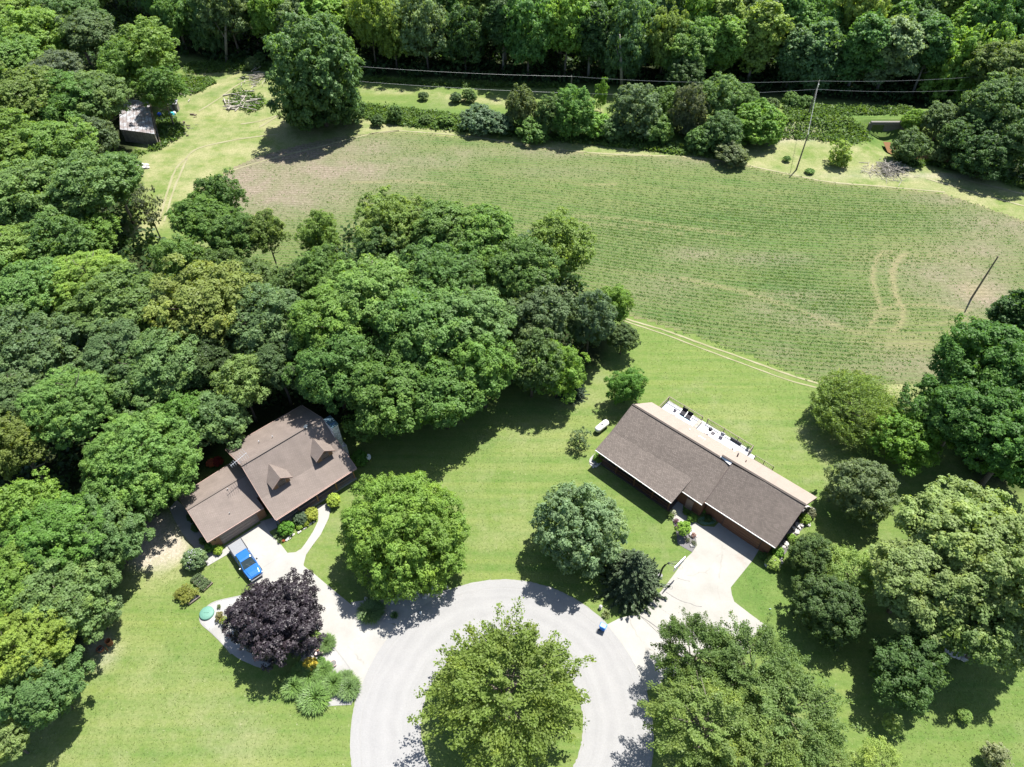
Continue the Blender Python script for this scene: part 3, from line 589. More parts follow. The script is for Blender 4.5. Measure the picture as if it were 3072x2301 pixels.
kind('tall', [crown_mesh('tall_crown', s, 4.8, 1.9, 80, .25, 13, .48, 15, .38, -.85, .2, cvar=.24, taper=.4, spikes=6, lobes=12) for s in (10, 12)], 4.8, 1.9, trunk_mesh('tall_trunk', 5, 11, 4.8, 1.9, .28, 8), 11, 'leaf', 'pale_bark')
kind('round', [crown_mesh('round_crown', s, 4.0, .95, 84, .17, 12, .28, 16, .2, -.6, .16, cvar=.2, spikes=5) for s in (14, 15)], 4.0, .95, trunk_mesh('round_trunk', 6, 4.2, 4, .95, .18), 4.2, 'leaf')
kind('fine', [feather_mesh('fine_crown', 17, 7.5, .8, 170, .25, 200), feather_mesh('fine_crown', 18, 7.5, .85, 150, .25, 200)], 7.5, .8, trunk_mesh('fine_trunk', 7, 7, 7.5, .8, .26, 14), 7, 'leafy')
kind('finesmall', [feather_mesh('fine_small_crown', 19, 4.0, .9, 95, .2, 120, .8)], 4.0, .9, trunk_mesh('fine_small_trunk', 8, 4, 4, .9, .14, 10), 4, 'leaf')
kind('willow', [willow_mesh('willow_crown', 21, 4.6, .85, 1100)], 4.6, .85, trunk_mesh('willow_trunk', 9, 4.2, 4.6, .85, .25, 12), 4.2, 'leaf')
kind('spruce', [spruce_mesh('spruce_crown', 23, 4.0, 8.0)], 4.0, 1, trunk_mesh('spruce_trunk', 10, 4, 1, 1, .16, 0), 4, 'needle', centred=False)
kind('bush', [crown_mesh('bush_crown', s, 2.0, .85, 44, .24, 9, .24, 12, .2, -.25, .15, cvar=.15) for s in (25, 26)], 2.0, .85, trunk_mesh('bush_stem', 11, 1, 1.6, .85, .07, 6), 1.0, 'leaf')
kind('sapling', [crown_mesh('sapling_crown', 28, 2.0, 1.3, 30, .24, 7, .3, 10, .22, -.8, .3, cvar=.35, spikes=4)], 2.0, 1.3, trunk_mesh('sapling_trunk', 12, 2.6, 2, 1.3, .07, 9), 2.6, 'leaf')
kind('sparse', [crown_mesh('sparse_crown', 33, 2.0, 1.2, 13, .26, 6, .3, 9, .2, -.7, .4, cvar=.55, spikes=5)], 2.0, 1.2, trunk_mesh('sparse_trunk', 14, 2.4, 2, 1.2, .09, 12), 2.4, 'leaf')
kind('tiny', [crown_mesh('tiny_crown', s, .7, .8, 14, .3, 7, .12, 8, .11, -.2, .2) for s in (29, 30)], .7, .8, trunk_mesh('tiny_stem', 13, .3, .5, .8, .02, 3), .35, 'leaf')

G1 = (.062, .125, .032); G2 = (.085, .145, .035); G3 = (.085, .13, .07); G4 = (.034, .07, .026); G5 = (.115, .16, .07); YG = (.115, .165, .045); OL = (.085, .115, .035); PU = (.019, .014, .018); GY = (.085, .12, .065); SIL = (.095, .145, .09); DG = (.045, .10, .028)
labels_used = {}
def plant(knd, x, y, rpx, zc, tint, name, label, cat='tree', az=1.0, group=None, conv=D, rm=None, base=None, v=None, rz=None):
    K = KIND[knd]
    c = conv(x, y, zc); r = rpx*mpp(c) if rm is None else rm
    sc = r/K['R']
    o = thing(name, label, cat, (c.x, c.y, 0), RNG.uniform(0, 6.28) if rz is None else rz, group)
    labels_used.setdefault(label, []).append(o)
    j = RNG.uniform(.92, 1.08); fh = (1.0, 1.0, 1.0) if knd in ('purple', 'spruce', 'tiny') or tint[1] < .06 else (1.66, 1.6, 1.3)
    col = tuple(t*j*q_ for t, q_ in zip(tint, fh))
    me = K['m'][(RNG.integers(0, len(K['m'])) if v is None else v) % len(K['m'])]
    if knd in ('oak', 'loose'): sc *= 1.1
    cr = put('crown', me, None, o, color=col)
    if K['centred']:
        cr.location = (0, 0, zc); cr.scale = (sc, sc, sc*az); tsz = zc/K['tz']
    else:
        cr.scale = (sc, sc, sc*az); tsz = sc*az
    if K['centred'] and knd != 'willow':
        cr.scale = (sc*RNG.uniform(.93, 1.07), sc*RNG.uniform(.9, 1.1), sc*az*RNG.uniform(.94, 1.05)); cr.rotation_euler = (RNG.uniform(-.13, .13), RNG.uniform(-.13, .13), 0)
    tr = put('trunk', K['t'], None, o); tr.scale = (sc, sc, tsz)
    return o

# ================================================================== SETTING: road, drives, paths
CX, CY, RO, RI = -1.08, 24.31, 16.2, 9.05
road_m = road_material(CX, CY)
def annulus(name, r0, r1, z, mat, n=160, jit=0.0, kind='structure'):
    m = MB(); rn = random.Random(int(r1*100)); vs = []
    for i in range(n):
        a = 2*math.pi*i/n; j0 = rn.uniform(-jit, jit); j1 = rn.uniform(-jit, jit)
        for rr, zz in ((r0+j0, z-.05), (r0+j0, z), (r1+j1, z), (r1+j1, z-.05)): vs.append((CX+rr*math.cos(a), CY+rr*math.sin(a), zz))
    fs = []
    for i in range(n):
        k = 4*i; q_ = 4*((i+1) % n)
        fs += [(k, k+1, q_+1, q_), (k+1, k+2, q_+2, q_+1), (k+2, k+3, q_+3, q_+2)]
    m.add(vs, fs); return m.build(name, mat, None, kind=kind)
annulus('road', RI, RO, .035, road_m, jit=.06)
annulus('road_edge_gravel', RO-.05, RO+.16, .022, M['greystrip'], 300, .04)
annulus('island_gravel_edge', RI-.25, RI+.03, .022, M['greystrip'], 300, .07)
annulus('road_seam', RO-.95, RO-.90, .041, M['greystrip'], 200, .015)
sheet('road_stem', [(CX-3.5, CY-RO+.6), (CX+3.5, CY-RO+.6), (CX+3.5, -60), (CX-3.5, -60)], .032, road_m)
def arc(a0, a1, r=RO-.02, n=12):
    return [Vector((CX+r*math.cos(math.radians(a0+(a1-a0)*i/n)), CY+r*math.sin(math.radians(a0+(a1-a0)*i/n)), 0)) for i in range(n+1)]
def ang(p): return math.degrees(math.atan2(p.y-CY, p.x-CX))
p0 = Z3(1640, 885); p1 = Z3(1378, 1315)
LD = [Z3(410,330), Z3(690,152), Z3(735,240), Z3(815,320), Z3(858,376), Z3(915,372), Z3(950,350), Z3(975,470), Z3(1060,535), Z3(1150,612), Z3(1320,752), Z3(1380,800), Z3(1440,850), Z3(1520,862)] + arc(ang(p0), ang(p1)) + [Z3(1290,1180), Z3(1200,1060), Z3(1115,960), Z3(980,860), Z3(800,760), Z3(640,620), Z3(560,545), Z3(500,450), Z3(455,385)]
sheet('left_driveway', LD, .045, M['concrete'])
sheet('left_drive_wing', [Z3(270,420), Z3(437,335), Z3(458,372), Z3(290,470)], .04, M['concrete'])
WK = [Z3(905,376), Z3(950,355), Z3(985,310), Z3(1040,225), Z3(1076,150), Z3(1078,90), Z3(1060,60), Z3(1080,40), Z3(1165,20), Z3(1163,70), Z3(1150,130), Z3(1095,245), Z3(1035,325), Z3(990,390), Z3(968,475), Z3(935,430)]
sheet('front_walk', WK, .05, M['concrete'])
sheet('garage_side_path', [Z3(20,60), Z3(60,150), Z3(112,240), Z3(190,330), Z3(265,425), Z3(345,390), Z3(290,300), Z3(200,180), Z3(120,40), Z3(70,0)], .03, M['greystrip'])
sheet('entry_slab', [Z1(800,1100), Z1(930,1060), Z1(950,1150), Z1(870,1190), Z1(850,1170)], .035, M['greystrip'])
sheet('gravel_bed', [T(0,2,*p_) for p_ in [(1640,545),(1500,560),(1400,585),(1335,625),(1300,680),(1310,725),(1370,780),(1440,850),(1500,920),(1600,980),(1750,1000),(1800,700)]], .03, M['gravel'], 3)
sheet('lower_gravel_bed', [Z3(1115,965), Z3(1200,1062), Z3(1290,1180), Z3(1372,1308), Z3(1335,1400), Z3(1310,1455), Z3(1200,1460), Z3(1110,1470), Z3(960,1400), Z3(880,1250), Z3(960,1120), Z3(1040,1020)], .028, M['gravel'])
sheet('roadside_bed', [T(1,2,*p_) for p_ in [(60,590),(110,690),(240,722),(340,728),(372,742),(440,690),(540,610),(640,550),(722,522),(700,505),(560,530),(400,560),(200,570)]], .025, M['gravel'], 0)
strip('bed_edging', [Z3(1115,965), Z3(1200,1062), Z3(1290,1180), Z3(1372,1308)], .12, .05, M['greystrip'])
strip('bed_edging', [T(0,2,*p_) for p_ in [(1560,548),(1400,585),(1335,625),(1297,680),(1308,730),(1370,785),(1440,855),(1500,925)]], .14, .045, M['greystrip'])
pr0 = Z5(260, 1215); pr1 = Z5(640, 1900)
RDU = [Z5(1345,225), Z5(1755,480), Z5(1675,610), Z5(1465,870), Z5(1475,940), Z5(1500,1012), Z5(1660,1135), Z5(1825,1255), Z5(1770,1335), Z5(1500,1420), Z5(1300,1560), Z5(1000,1560), Z5(555,1145), Z5(660,1025), Z5(780,900), Z5(905,735), Z5(1010,590), Z5(1082,522), Z5(1130,450), Z5(1112,350), Z5(1070,290), Z5(880,182), Z5(890,0), Z5(1000,10), Z5(985,100), Z5(1110,215), Z5(1180,260), Z5(1300,270)]
sheet('right_driveway', RDU, .045, M['concrete2'])
RAP = [Z5(557,1150)] + [Z5(450,1152), Z5(350,1180)] + arc(ang(pr0), ang(pr1)) + [Z5(900,1750), Z5(1050,1610), Z5(995,1560)]
sheet('driveway_apron', RAP, .04, M['concrete'])
strip('expansion_joint', [Z5(555,1148), Z5(680,1230), Z5(810,1330), Z5(900,1400)], .09, .055, M['mulch'])
strip('driveway_crack', [Z5(820,915), Z5(880,955), Z5(930,985), Z5(1000,1015), Z5(1060,1030), Z5(1120,1055), Z5(1180,1062)], .05, .055, M['mulch'], jit=.6)
strip('driveway_crack', [Z5(930,775), Z5(990,795), Z5(1060,810)], .04, .055, M['mulch'], jit=.6)
strip('driveway_joint', [Z5(690,1025), Z5(800,1100), Z5(1000,1240)], .03, .054, M['greystrip'])
strip('driveway_joint', [Z3(858,376), Z3(700,470), Z3(600,540)], .03, .054, M['greystrip'])
sheet('mulch_bed', [Z5(880,190), Z5(1068,298), Z5(1115,350), Z5(1125,450), Z5(1083,520), Z5(1010,480), Z5(938,440), Z5(922,300)], .035, M['mulch'])
sheet('side_rock_bed', [Z2(1985,1000), Z2(2050,1080), Z2(1990,1150), Z2(1900,1240), Z2(1830,1360), Z2(1770,1440), Z2(1745,1495), Z2(1690,1510), Z2(1660,1480), Z2(1730,1380), Z2(1760,1300), Z2(1900,1080)], .03, M['mulch'], 2)
sheet('corner_stone_pad', [Z2(290,590), Z2(240,630), Z2(238,675), Z2(270,695), Z2(310,690), Z2(330,640)], .04, M['gravel'], 3)
# double wheel track between field and lawn, farm tracks
strip('wheel_track', [D(1330,680), D(1368,694), D(1440,715), D(1500,737), D(1600,772), D(1700,808), D(1780,832), D(1850,855)], .36, .042, M['tanpath'], jit=.3)
strip('wheel_track', [D(1330,686), D(1368,700), D(1440,724), D(1500,747), D(1600,784), D(1700,820), D(1775,840)], .26, .036, M['tanpath'], jit=.35)
for pts in ([(345,475),(360,420),(380,365),(400,345)], [(355,478),(372,420),(392,370),(404,343)], [(480,375),(580,345),(700,315),(800,290),(862,283)], [(400,345),(430,320),(520,300),(600,290)], [(430,240),(470,215),(520,180),(570,165)], [(520,268),(560,262),(600,250),(560,275)],
            [(795,290),(864,283),(1020,296),(1154,316),(1304,332),(1474,338)], [(1474,338),(1591,353),(1708,377),(1791,393),(1908,403),(2041,415)], [(2041,375),(2100,392),(2212,420),(2300,445)], [(2000,385),(2100,415),(2212,445)]):
    strip('farm_track', [D(*p_) for p_ in pts], .42, .047, M['tanpath'], jit=.35)

# ================================================================== LEFT HOUSE (log sided, mauve roof)
AL = math.radians(41.44); OL_ = Z1(935, 1085, 2.6); OL_.z = 0
lh = thing('log_house', 'brown log-sided house with mauve shingle roof, two dormers and attached garage', 'house', OL_, AL)
def roofpart(name, pts, th, mat, parent, uvd):
    m = MB(); m.slab(pts, th); du = Vector(uvd).normalized(); nn = (Vector(pts[1])-Vector(pts[0])).cross(Vector(pts[2])-Vector(pts[0])).normalized()
    dv = nn.cross(du).normalized(); return m.build(name, mat, parent, uvframe=(Vector(pts[0]), du, dv))
X1 = (1, 0, 0)
def walls(name, polys, mat, parent):
    m = MB()
    for a, b in polys: m.box(a, b)
    return m.build(name, mat, parent)
# body and gables
m = MB(); m.box((.35, 2.7, 0), (11.75, 12.6, 3.3)); m.add([(.35, 3.2, 3.3), (.35, 12.6, 3.3), (.35, 12.6, 3.9), (.35, 6.9, 6.95), (.35, 3.2, 4.0), (11.75, 3.2, 3.3), (11.75, 12.6, 3.3), (11.75, 12.6, 3.9), (11.75, 6.9, 6.95), (11.75, 3.2, 4.0)],
    [(0, 1, 2, 3, 4), (9, 8, 7, 6, 5), (0, 4, 9, 5), (1, 6, 7, 2)])
m.build('wall', M['logwall'], lh)
rL = [roofpart('roof', [(0, 0, 2.68), (12.17, 0, 2.68), (12.17, 3.0, 4.08), (0, 3.0, 4.08)], .16, M['shingleL'], lh, X1),
      roofpart('roof', [(0, 3.0, 4.08), (12.17, 3.0, 4.08), (12.0, 6.85, 7.2), (.15, 6.85, 7.2)], .16, M['shingleL'], lh, X1),
      roofpart('roof', [(.15, 6.85, 7.2), (12.0, 6.85, 7.2), (11.9, 13.5, 3.9), (.25, 13.5, 3.9)], .16, M['shingleL'], lh, X1)]
m = MB(); m.beam((.1, 6.85, 7.23), (12.05, 6.85, 7.23), .32, .08); m.build('ridge_cap', M['shingleL'], rL[2])
m = MB(); m.beam((0, -.03, 2.6), (12.2, -.03, 2.6), .06, .2); m.build('fascia', M['pinkfascia'], lh)
m = MB(); m.beam((0, -.12, 2.58), (12.2, -.12, 2.58), .12, .1); m.build('gutter', M['pinkfascia'], lh)
m = MB(); m.beam((.2, 13.55, 3.82), (11.9, 13.55, 3.82), .08, .2); m.build('fascia', M['pinkfascia'], lh)
for s, u0, u1 in (('rake_trim', -.04, .12), ('rake_trim', 12.2, 12.03)):
    m = MB(); m.beam((u0, 0, 2.6), (u0, 3, 4.0), .07, .2); m.beam((u0, 3, 4.0), (u1, 6.85, 7.12), .07, .2); m.beam((u1, 6.85, 7.12), (u1, 13.5, 3.82), .07, .2); m.build(s, M['pinkfascia'], lh)
for px in (.4, 3.2, 6.0, 8.9, 11.7):
    m = MB(); m.beam((px, .35, .3), (px, .35, 2.6), .16); m.build('porch_post', M['logwall'], lh)
m = MB(); m.box((.2, .2, 0), (11.9, 2.7, .3)); m.build('porch_floor', M['greystrip'], lh)
m = MB(); m.beam((.4, .35, 1.15), (11.7, .35, 1.15), .07, .1); m.beam((.4, .35, .5), (11.7, .35, .5), .06, .08)
for k in range(56): m.beam((.5+k*.2, .35, .5), (.5+k*.2, .35, 1.15), .03)
m.build('porch_railing', M['pinkfascia'], lh)
for px, w_ in ((2, 1.2), (8.3, 1.2)):
    w = MB().box((px, 2.64, 1.1), (px+w_, 2.72, 2.3)).build('window', M['white'], lh); MB().box((px+.08, 2.61, 1.18), (px+w_-.08, 2.66, 2.22)).build('pane', M['glass'], w)
d_ = MB().box((5.4, 2.62, .3), (6.4, 2.72, 2.35)).build('door', M['pinkfascia'], lh); MB().box((6.25, 2.57, 1.25), (6.31, 2.63, 1.35)).build('handle', M['galv'], d_)
# dormers
for uc in (3.07, 9.55):
    hw = 1.45; f = 2.62; zp = 6.2; ze = 5.0
    d_ = MB().add([(uc-1.15, 3.0, 4.0), (uc+1.15, 3.0, 4.0), (uc+1.15, 3.0, 5.15), (uc, 3.0, 6.02), (uc-1.15, 3.0, 5.15), (uc-1.15, 5.6, 4.0), (uc+1.15, 5.6, 4.0), (uc+1.15, 5.6, 5.15), (uc, 5.6, 6.02), (uc-1.15, 5.6, 5.15)],
                  [(0, 1, 2, 3, 4), (9, 8, 7, 6, 5), (0, 4, 9, 5), (2, 1, 6, 7)]).build('dormer', M['logwall'], lh)
    roofpart('dormer_roof', [(uc-hw, f, ze), (uc-hw, 4.55, ze), (uc, 5.95, zp), (uc, f, zp)], .1, M['shingleL'], d_, (0, 1, 0))
    roofpart('dormer_roof', [(uc+hw, f, ze), (uc, f, zp), (uc, 5.95, zp), (uc+hw, 4.55, ze)], .1, M['shingleL'], d_, (0, 1, 0))
    m = MB(); m.beam((uc-hw, f-.02, ze-.06), (uc, f-.02, zp-.06), .05, .16); m.beam((uc, f-.02, zp-.06), (uc+hw, f-.02, ze-.06), .05, .16); m.build('barge_board', M['pinkfascia'], d_)
    MB().box((uc-.58, 2.93, 4.22), (uc+.58, 2.99, 5.22)).build('window_frame', M['pinkfascia'], d_)
    for k in (0, 1): MB().box((uc-.5, 2.9, 4.30+k*.44), (uc+.5, 2.95, 4.70+k*.44)).build('pane', M['glass'], d_)
# chimney
MB().box((12.1, 4.0, 0), (13.25, 6.6, 2.8)).build('chimney_shoulder', M['stone'], lh)
ch = MB().box((12.05, 4.35, 0), (13.0, 6.25, 7.3)).build('chimney', M['stone'], lh)
MB().box((11.98, 4.28, 7.3), (13.07, 6.32, 7.4)).build('chimney_cap', M['bluecap'], ch); MB().box((12.25, 4.8, 7.4), (12.8, 5.9, 7.6)).build('flue_cover', M['bluecap'], ch)
# roof bits
for (u_, v_, z_, r_) in ((3.9, 10.0, 5.65, .07), (5.6, 9.2, 6.05, .06), (-2.6, 7.0, 4.15, .06), (-4.0, 4.3, 3.15, .05)):
    MB().tube([(u_, v_, z_-.2), (u_, v_, z_+.35)], r_, 8).build('vent_pipe', M['galv'], lh)
# garage wing
m = MB(); m.box((-7.7, 3.12, 0), (-.25, 11.3, 2.6)); m.add([(-7.7, 3.12, 2.6), (-7.7, 11.3, 2.6), (-7.7, 7.5, 4.2), (-.25, 3.12, 2.6), (-.25, 11.3, 2.6), (-.25, 7.5, 4.2)], [(0, 1, 2), (5, 4, 3)])
m.build('wall', M['logwall'], lh)
MB().box((-.28, 4.5, 0), (.4, 11.3, 2.7)).build('wall', M['brownwall'], lh)
g1 = roofpart('roof', [(-7.95, 2.82, 2.62), (-.3, 2.72, 2.62), (-.3, 7.5, 4.4), (-7.85, 7.5, 4.4)], .15, M['shingleL'], lh, X1)
g2 = roofpart('roof', [(-7.85, 7.5, 4.4), (.33, 7.5, 4.4), (.33, 11.9, 2.72), (-7.9, 11.5, 2.72)], .15, M['shingleL'], lh, X1)
roofpart('roof', [(-.3, 4.2, 3.18), (.33, 4.2, 3.18), (.33, 7.5, 4.4), (-.3, 7.5, 4.4)], .15, M['shingleL'], lh, X1)
m = MB(); m.beam((-7.87, 7.5, 4.43), (.3, 7.5, 4.43), .3, .08); m.build('ridge_cap', M['shingleL'], g2)
m = MB(); m.beam((-7.97, 2.76, 2.52), (-.28, 2.66, 2.52), .1, .2); m.build('fascia', M['pinkfascia'], lh)
m = MB(); m.beam((-7.95, 11.55, 2.62), (.3, 11.95, 2.62), .08, .2); m.build('fascia', M['pinkfascia'], lh)
m = MB(); m.beam((-7.98, 2.8, 2.54), (-7.9, 7.5, 4.32), .06, .18); m.beam((-7.9, 7.5, 4.32), (-7.93, 11.5, 2.64), .06, .18); m.build('rake_trim', M['pinkfascia'], lh)
gd = MB().box((-6.55, 3.06, 0), (-1.35, 3.11, 2.28)).build('garage_door', M['pinkfascia'], lh)
for k in range(4): MB().box((-6.45, 3.02, .03+k*.55), (-1.45, 3.07, .55+k*.55)).build('door_panel', M['garagedoor'], gd, bevel=.01)
MB().box((-7.2, 3.02, 1.6), (-7.05, 3.12, 1.9)).build('wall_lamp', M['darkmetal'], lh)
dish = thing('satellite_dish', 'small white satellite dish on the ridge of the mauve-roofed house', 'dish', OL_+Matrix.Rotation(AL, 3, 'Z')@Vector((9.5, 6.95, 7.2)), AL)
m = MB(); n_ = 14
for k in range(4):
    for j in range(n_):
        a = 2*math.pi*j/n_; r_ = .30*k/3+.001; m.v.append((r_*math.cos(a), -.25-.35*(r_*r_), .45+r_*math.sin(a)*1.0))
for k in range(3):
    for j in range(n_): m.f.append((k*n_+j, k*n_+(j+1) % n_, (k+1)*n_+(j+1) % n_, (k+1)*n_+j))
m.build('reflector', M['white'], dish)
MB().tube([(0, 0, 0), (0, -.05, .3), (0, -.22, .42)], .03, 6).build('mast', M['galv'], dish); MB().tube([(0, -.25, .2), (0, -.6, .4)], .015, 5).box((-.05, -.66, .36), (.05, -.56, .44)).build('feed_arm', M['galv'], dish)
ant = thing('tv_antenna', 'thin roof television antenna at the left end of the ridge', 'antenna', OL_+Matrix.Rotation(AL, 3, 'Z')@Vector((.25, 7.0, 7.15)), AL)
MB().tube([(0, 0, 0), (0, 0, 1.1)], .03, 6).build('mast', M['galv'], ant)
MB().tube([(-1.3, -.2, 1.1), (1.2, .35, 1.1)], .03, 6).build('boom', M['galv'], ant)
for k in range(9):
    t = -1.2+k*.29; L = .35+.07*k; MB().tube([(t-.1*L, .04+t*.22-L, 1.1+.1*L), (t, .04+t*.22, 1.1), (t-.1*L, .04+t*.22+L, 1.1+.1*L)], .016, 5).build('element', M['galv'], ant)

# ================================================================== RIGHT HOUSE (long brown ranch)
AR = math.radians(-42.2); OR_ = Z2(285, 560, 2.6); OR_.z = 0
RZ = Matrix.Rotation(AR, 3, 'Z'); RZi = RZ.inverted()
def LR(p): return tuple(RZi@(p-OR_))
rh = thing('ranch_house', 'long low house with dark brown shingle roof and a pale back slope', 'house', OR_, AR)
a_, b_ = LR(Z2(285, 560, 3.15)), LR(Z2(893, 985, 3.15)); c_ = LR(Z2(1060, 787, 3.95)); bl_ = LR(Z2(1068, 792, 3.9)); pbL = LR(Z2(415, 410, 3.95)); rl, rr_ = LR(Z2(583, 195, 5.6)), LR(Z2(1385, 678, 5.6))
# porch slope (shallow), upper main slope, entry strip
rU = [roofpart('roof', [a_, b_, c_, pbL], .17, M['shingleR'], rh, X1),
      roofpart('roof', [pbL, c_, rr_, rl], .17, M['shingleR'], rh, X1),
      roofpart('roof', [LR(Z2(978, 890, 3.15)), LR(Z2(1140, 1000, 3.15)), rr_, c_], .17, M['shingleR'], rh, X1)]
bkL, bkM = LR(Z2(735, 178, 2.6)), LR(Z2(1395, 566, 2.6))
rl2 = tuple(Vector(rl)+Vector((0, .02, 0)))
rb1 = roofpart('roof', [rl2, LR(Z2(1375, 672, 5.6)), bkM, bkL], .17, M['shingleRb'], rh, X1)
g0, g1_ = LR(Z2(1163, 978, 3.2)), LR(Z2(1730, 1345, 3.2)); q0, q1 = LR(Z2(1300, 605, 5.95)), LR(Z2(1972, 1002, 5.95)); qm = LR(Z2(1376, 672, 5.9))
roofpart('roof', [g0, g1_, q1, qm], .2, M['shingleR'], rh, X1)
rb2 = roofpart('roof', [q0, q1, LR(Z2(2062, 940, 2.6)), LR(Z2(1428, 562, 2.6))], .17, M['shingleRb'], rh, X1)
roofpart('roof_valley_flashing', [LR(Z2(1283, 614, 5.68)), LR(Z2(1304, 604, 5.9)), LR(Z2(1382, 662, 5.9)), LR(Z2(1362, 682, 5.68))], .1, M['white'], rh, X1)
m = MB(); m.beam(Vector(rl)+Vector((0, 0, .03)), Vector(LR(Z2(1350, 660, 5.6)))+Vector((0, 0, .03)), .3, .07); m.build('ridge_cap', M['shingleR'], rb1)
m = MB(); m.beam(Vector(q0)+Vector((0, 0, .03)), Vector(q1)+Vector((0, 0, .03)), .3, .07); m.build('ridge_cap', M['shingleR'], rb2)
def trim(name, p, q, w, h, mat, dz=-.08):
    m = MB(); m.beam(Vector(p)+Vector((0, -.04, dz)), Vector(q)+Vector((0, -.04, dz)), w, h); return m.build(name, mat, rh)
trim('drip_edge', a_, b_, .07, .14, M['whitefascia']); trim('drip_edge', LR(Z2(978, 890, 3.15)), LR(Z2(1140, 1000, 3.15)), .07, .14, M['whitefascia']); trim('drip_edge', g0, g1_, .07, .14, M['whitefascia'])
trim('rake_trim', g0, qm, .1, .24, M['darkfascia'], -.12); trim('rake_trim', g1_, q1, .08, .2, M['darkfascia'], -.1); trim('rake_trim', q1, LR(Z2(2062, 940, 2.6)), .08, .2, M['darkfascia'], -.1)
trim('rake_trim', b_, c_, .08, .2, M['darkfascia'], -.12); trim('rake_trim', a_, pbL, .08, .2, M['darkfascia'], -.12); trim('rake_trim', pbL, rl, .08, .2, M['darkfascia'], -.12); trim('rake_trim', rl, bkL, .06, .16, M['whitefascia'], -.1)
m = MB()
m.box((1.0, 2.3, 0), (15.9, 12.4, 3.25)); m.add([(1.0, 4, 3.25), (1.0, 12.4, 2.55), (1.0, 12.2, 2.9), (1.0, 7.8, 5.35), (1.0, 4.0, 3.7), (1.15, 4, 3.25), (1.15, 12.4, 2.55), (1.15, 12.2, 2.9), (1.15, 7.8, 5.35), (1.15, 4.0, 3.7)], [(0, 1, 2, 3, 4), (9, 8, 7, 6, 5), (0, 4, 9, 5), (4, 3, 8, 9), (3, 2, 7, 8)])
m.v = [(x, y, min(z, 2.45) if y > 12 else z) for x, y, z in m.v]
m.build('wall', M['brownwall'], rh)
m = MB(); m.box((16.05, 3.15, 0), (25.3, 12.9, 3.0)); m.add([(25.3, 3.15, 3.0), (25.3, 12.9, 2.5), (25.3, 8.7, 5.7), (25.2, 3.15, 3.0), (25.2, 12.9, 2.5), (25.2, 8.7, 5.7)], [(0, 1, 2), (5, 4, 3), (1, 4, 5, 2), (0, 2, 5, 3)])
m.v = [(x, y, min(z, 2.45) if y > 12 else z) for x, y, z in m.v]
m.build('wall', M['brownwall'], rh)
gd = MB().box((18.7, 3.08, 0), (24.1, 3.14, 2.3)).build('garage_door', M['darkfascia'], rh)
for k in range(4): MB().box((18.8, 3.04, .03+k*.55), (24.0, 3.09, .55+k*.55)).build('door_panel', M['browndoor'], gd, bevel=.01)
for px in (.5, 3.6, 6.6, 9.6, 12.2):
    MB().beam((px, .3, .15), (px, .3, 3.0), .16).build('porch_post', M['brownwall'], rh)
MB().box((.3, .1, 0), (12.5, 2.3, .15)).build('porch_floor', M['darkfascia'], rh)
m = MB(); m.beam((.5, .3, 1.1), (12.2, .3, 1.1), .08, .08); m.beam((.5, .3, .4), (12.2, .3, .4), .06, .06)
for k in range(58): m.beam((.6+k*.2, .3, .4), (.6+k*.2, .3, 1.1), .035)
m.build('porch_railing', M['brownwall'], rh)
for u_ in (2.2, 5.2, 9.8):
    w = MB().box((u_, 2.22, 1.0), (u_+1.4, 2.29, 2.3)).build('window', M['darkfascia'], rh); MB().box((u_+.08, 2.19, 1.08), (u_+1.32, 2.24, 2.22)).build('pane', M['glass'], w)
d_ = MB().box((13.6, 2.2, 0), (14.6, 2.29, 2.15)).build('door', M['pinkfascia'], rh); MB().box((14.42, 2.14, 1.0), (14.5, 2.2, 1.1)).build('handle', M['galv'], d_)
# back slope fittings
vv = Vector(LR(Z2(1130, 475, 3.9))); s = MB().box(vv+Vector((-.5, -.35, -.1)), vv+Vector((.5, .35, .12))).build('skylight', M['whitefascia'], rh); MB().box(vv+Vector((-.4, -.25, .1)), vv+Vector((.4, .25, .15))).build('pane', M['greystrip'], s)
for p_, h_, r_, mt in ((Z2(1037, 405, 3.7), .3, .06, 'galv'), (Z2(1425, 605, 4.3), .55, .09, 'darkmetal'), (Z2(1410, 645, 4.6), .25, .06, 'galv'), (Z2(1492, 650, 4.4), .3, .07, 'pinkfascia')):
    q_ = Vector(LR(p_)); MB().tube([q_-Vector((0, 0, .3)), q_+Vector((0, 0, h_))], r_, 8).build('vent_pipe', M[mt], rh)
# ---- deck with rails
dk = thing('wooden_deck', 'bleached white deck with thin railings along the back of the ranch house', 'deck', OR_, AR)
ZD = .5
m = MB()
for k in range(27): m.box((1.62, 12.3+k*.142, ZD-.04), (15.75, 12.3+k*.142+.132, ZD))
m.build('floor_boards', M['deck'], dk, kind='stuff')
MB().box((1.7, 12.35, .1), (15.65, 16.05, ZD-.05)).build('deck_frame', M['railwood'], dk)
def rail(path, mat, ph=1.0, gap=.22, z0=ZD, posts=None):
    tot = 0
    m2 = MB(); m3 = MB(); m4 = MB()
    for (p, q) in zip(path[:-1], path[1:]):
        P, Q = Vector((*p, z0)), Vector((*q, z0)); L = (Q-P).length; n = max(1, int(L/gap))
        m2.beam(P+Vector((0, 0, ph)), Q+Vector((0, 0, ph)), .10, .05); m3.beam(P+Vector((0, 0, .12)), Q+Vector((0, 0, .12)), .05, .05)
        for k in range(1, n): w_ = P.lerp(Q, k/n); m4.beam(w_+Vector((0, 0, .12)), w_+Vector((0, 0, ph)), .03)
    m2.build('top_rail', M[mat], dk); m3.build('bottom_rail', M[mat], dk); m4.build('balusters', M[mat], dk, kind='stuff')
    for p in (posts or path): MB().beam((*p, z0-.4), (*p, z0+ph+.08), .11).build('rail_post', M[mat], dk)
rail([(1.7, 13.2), (1.7, 15.95), (4.4, 16.0), (7.5, 16.0)], 'railwood')
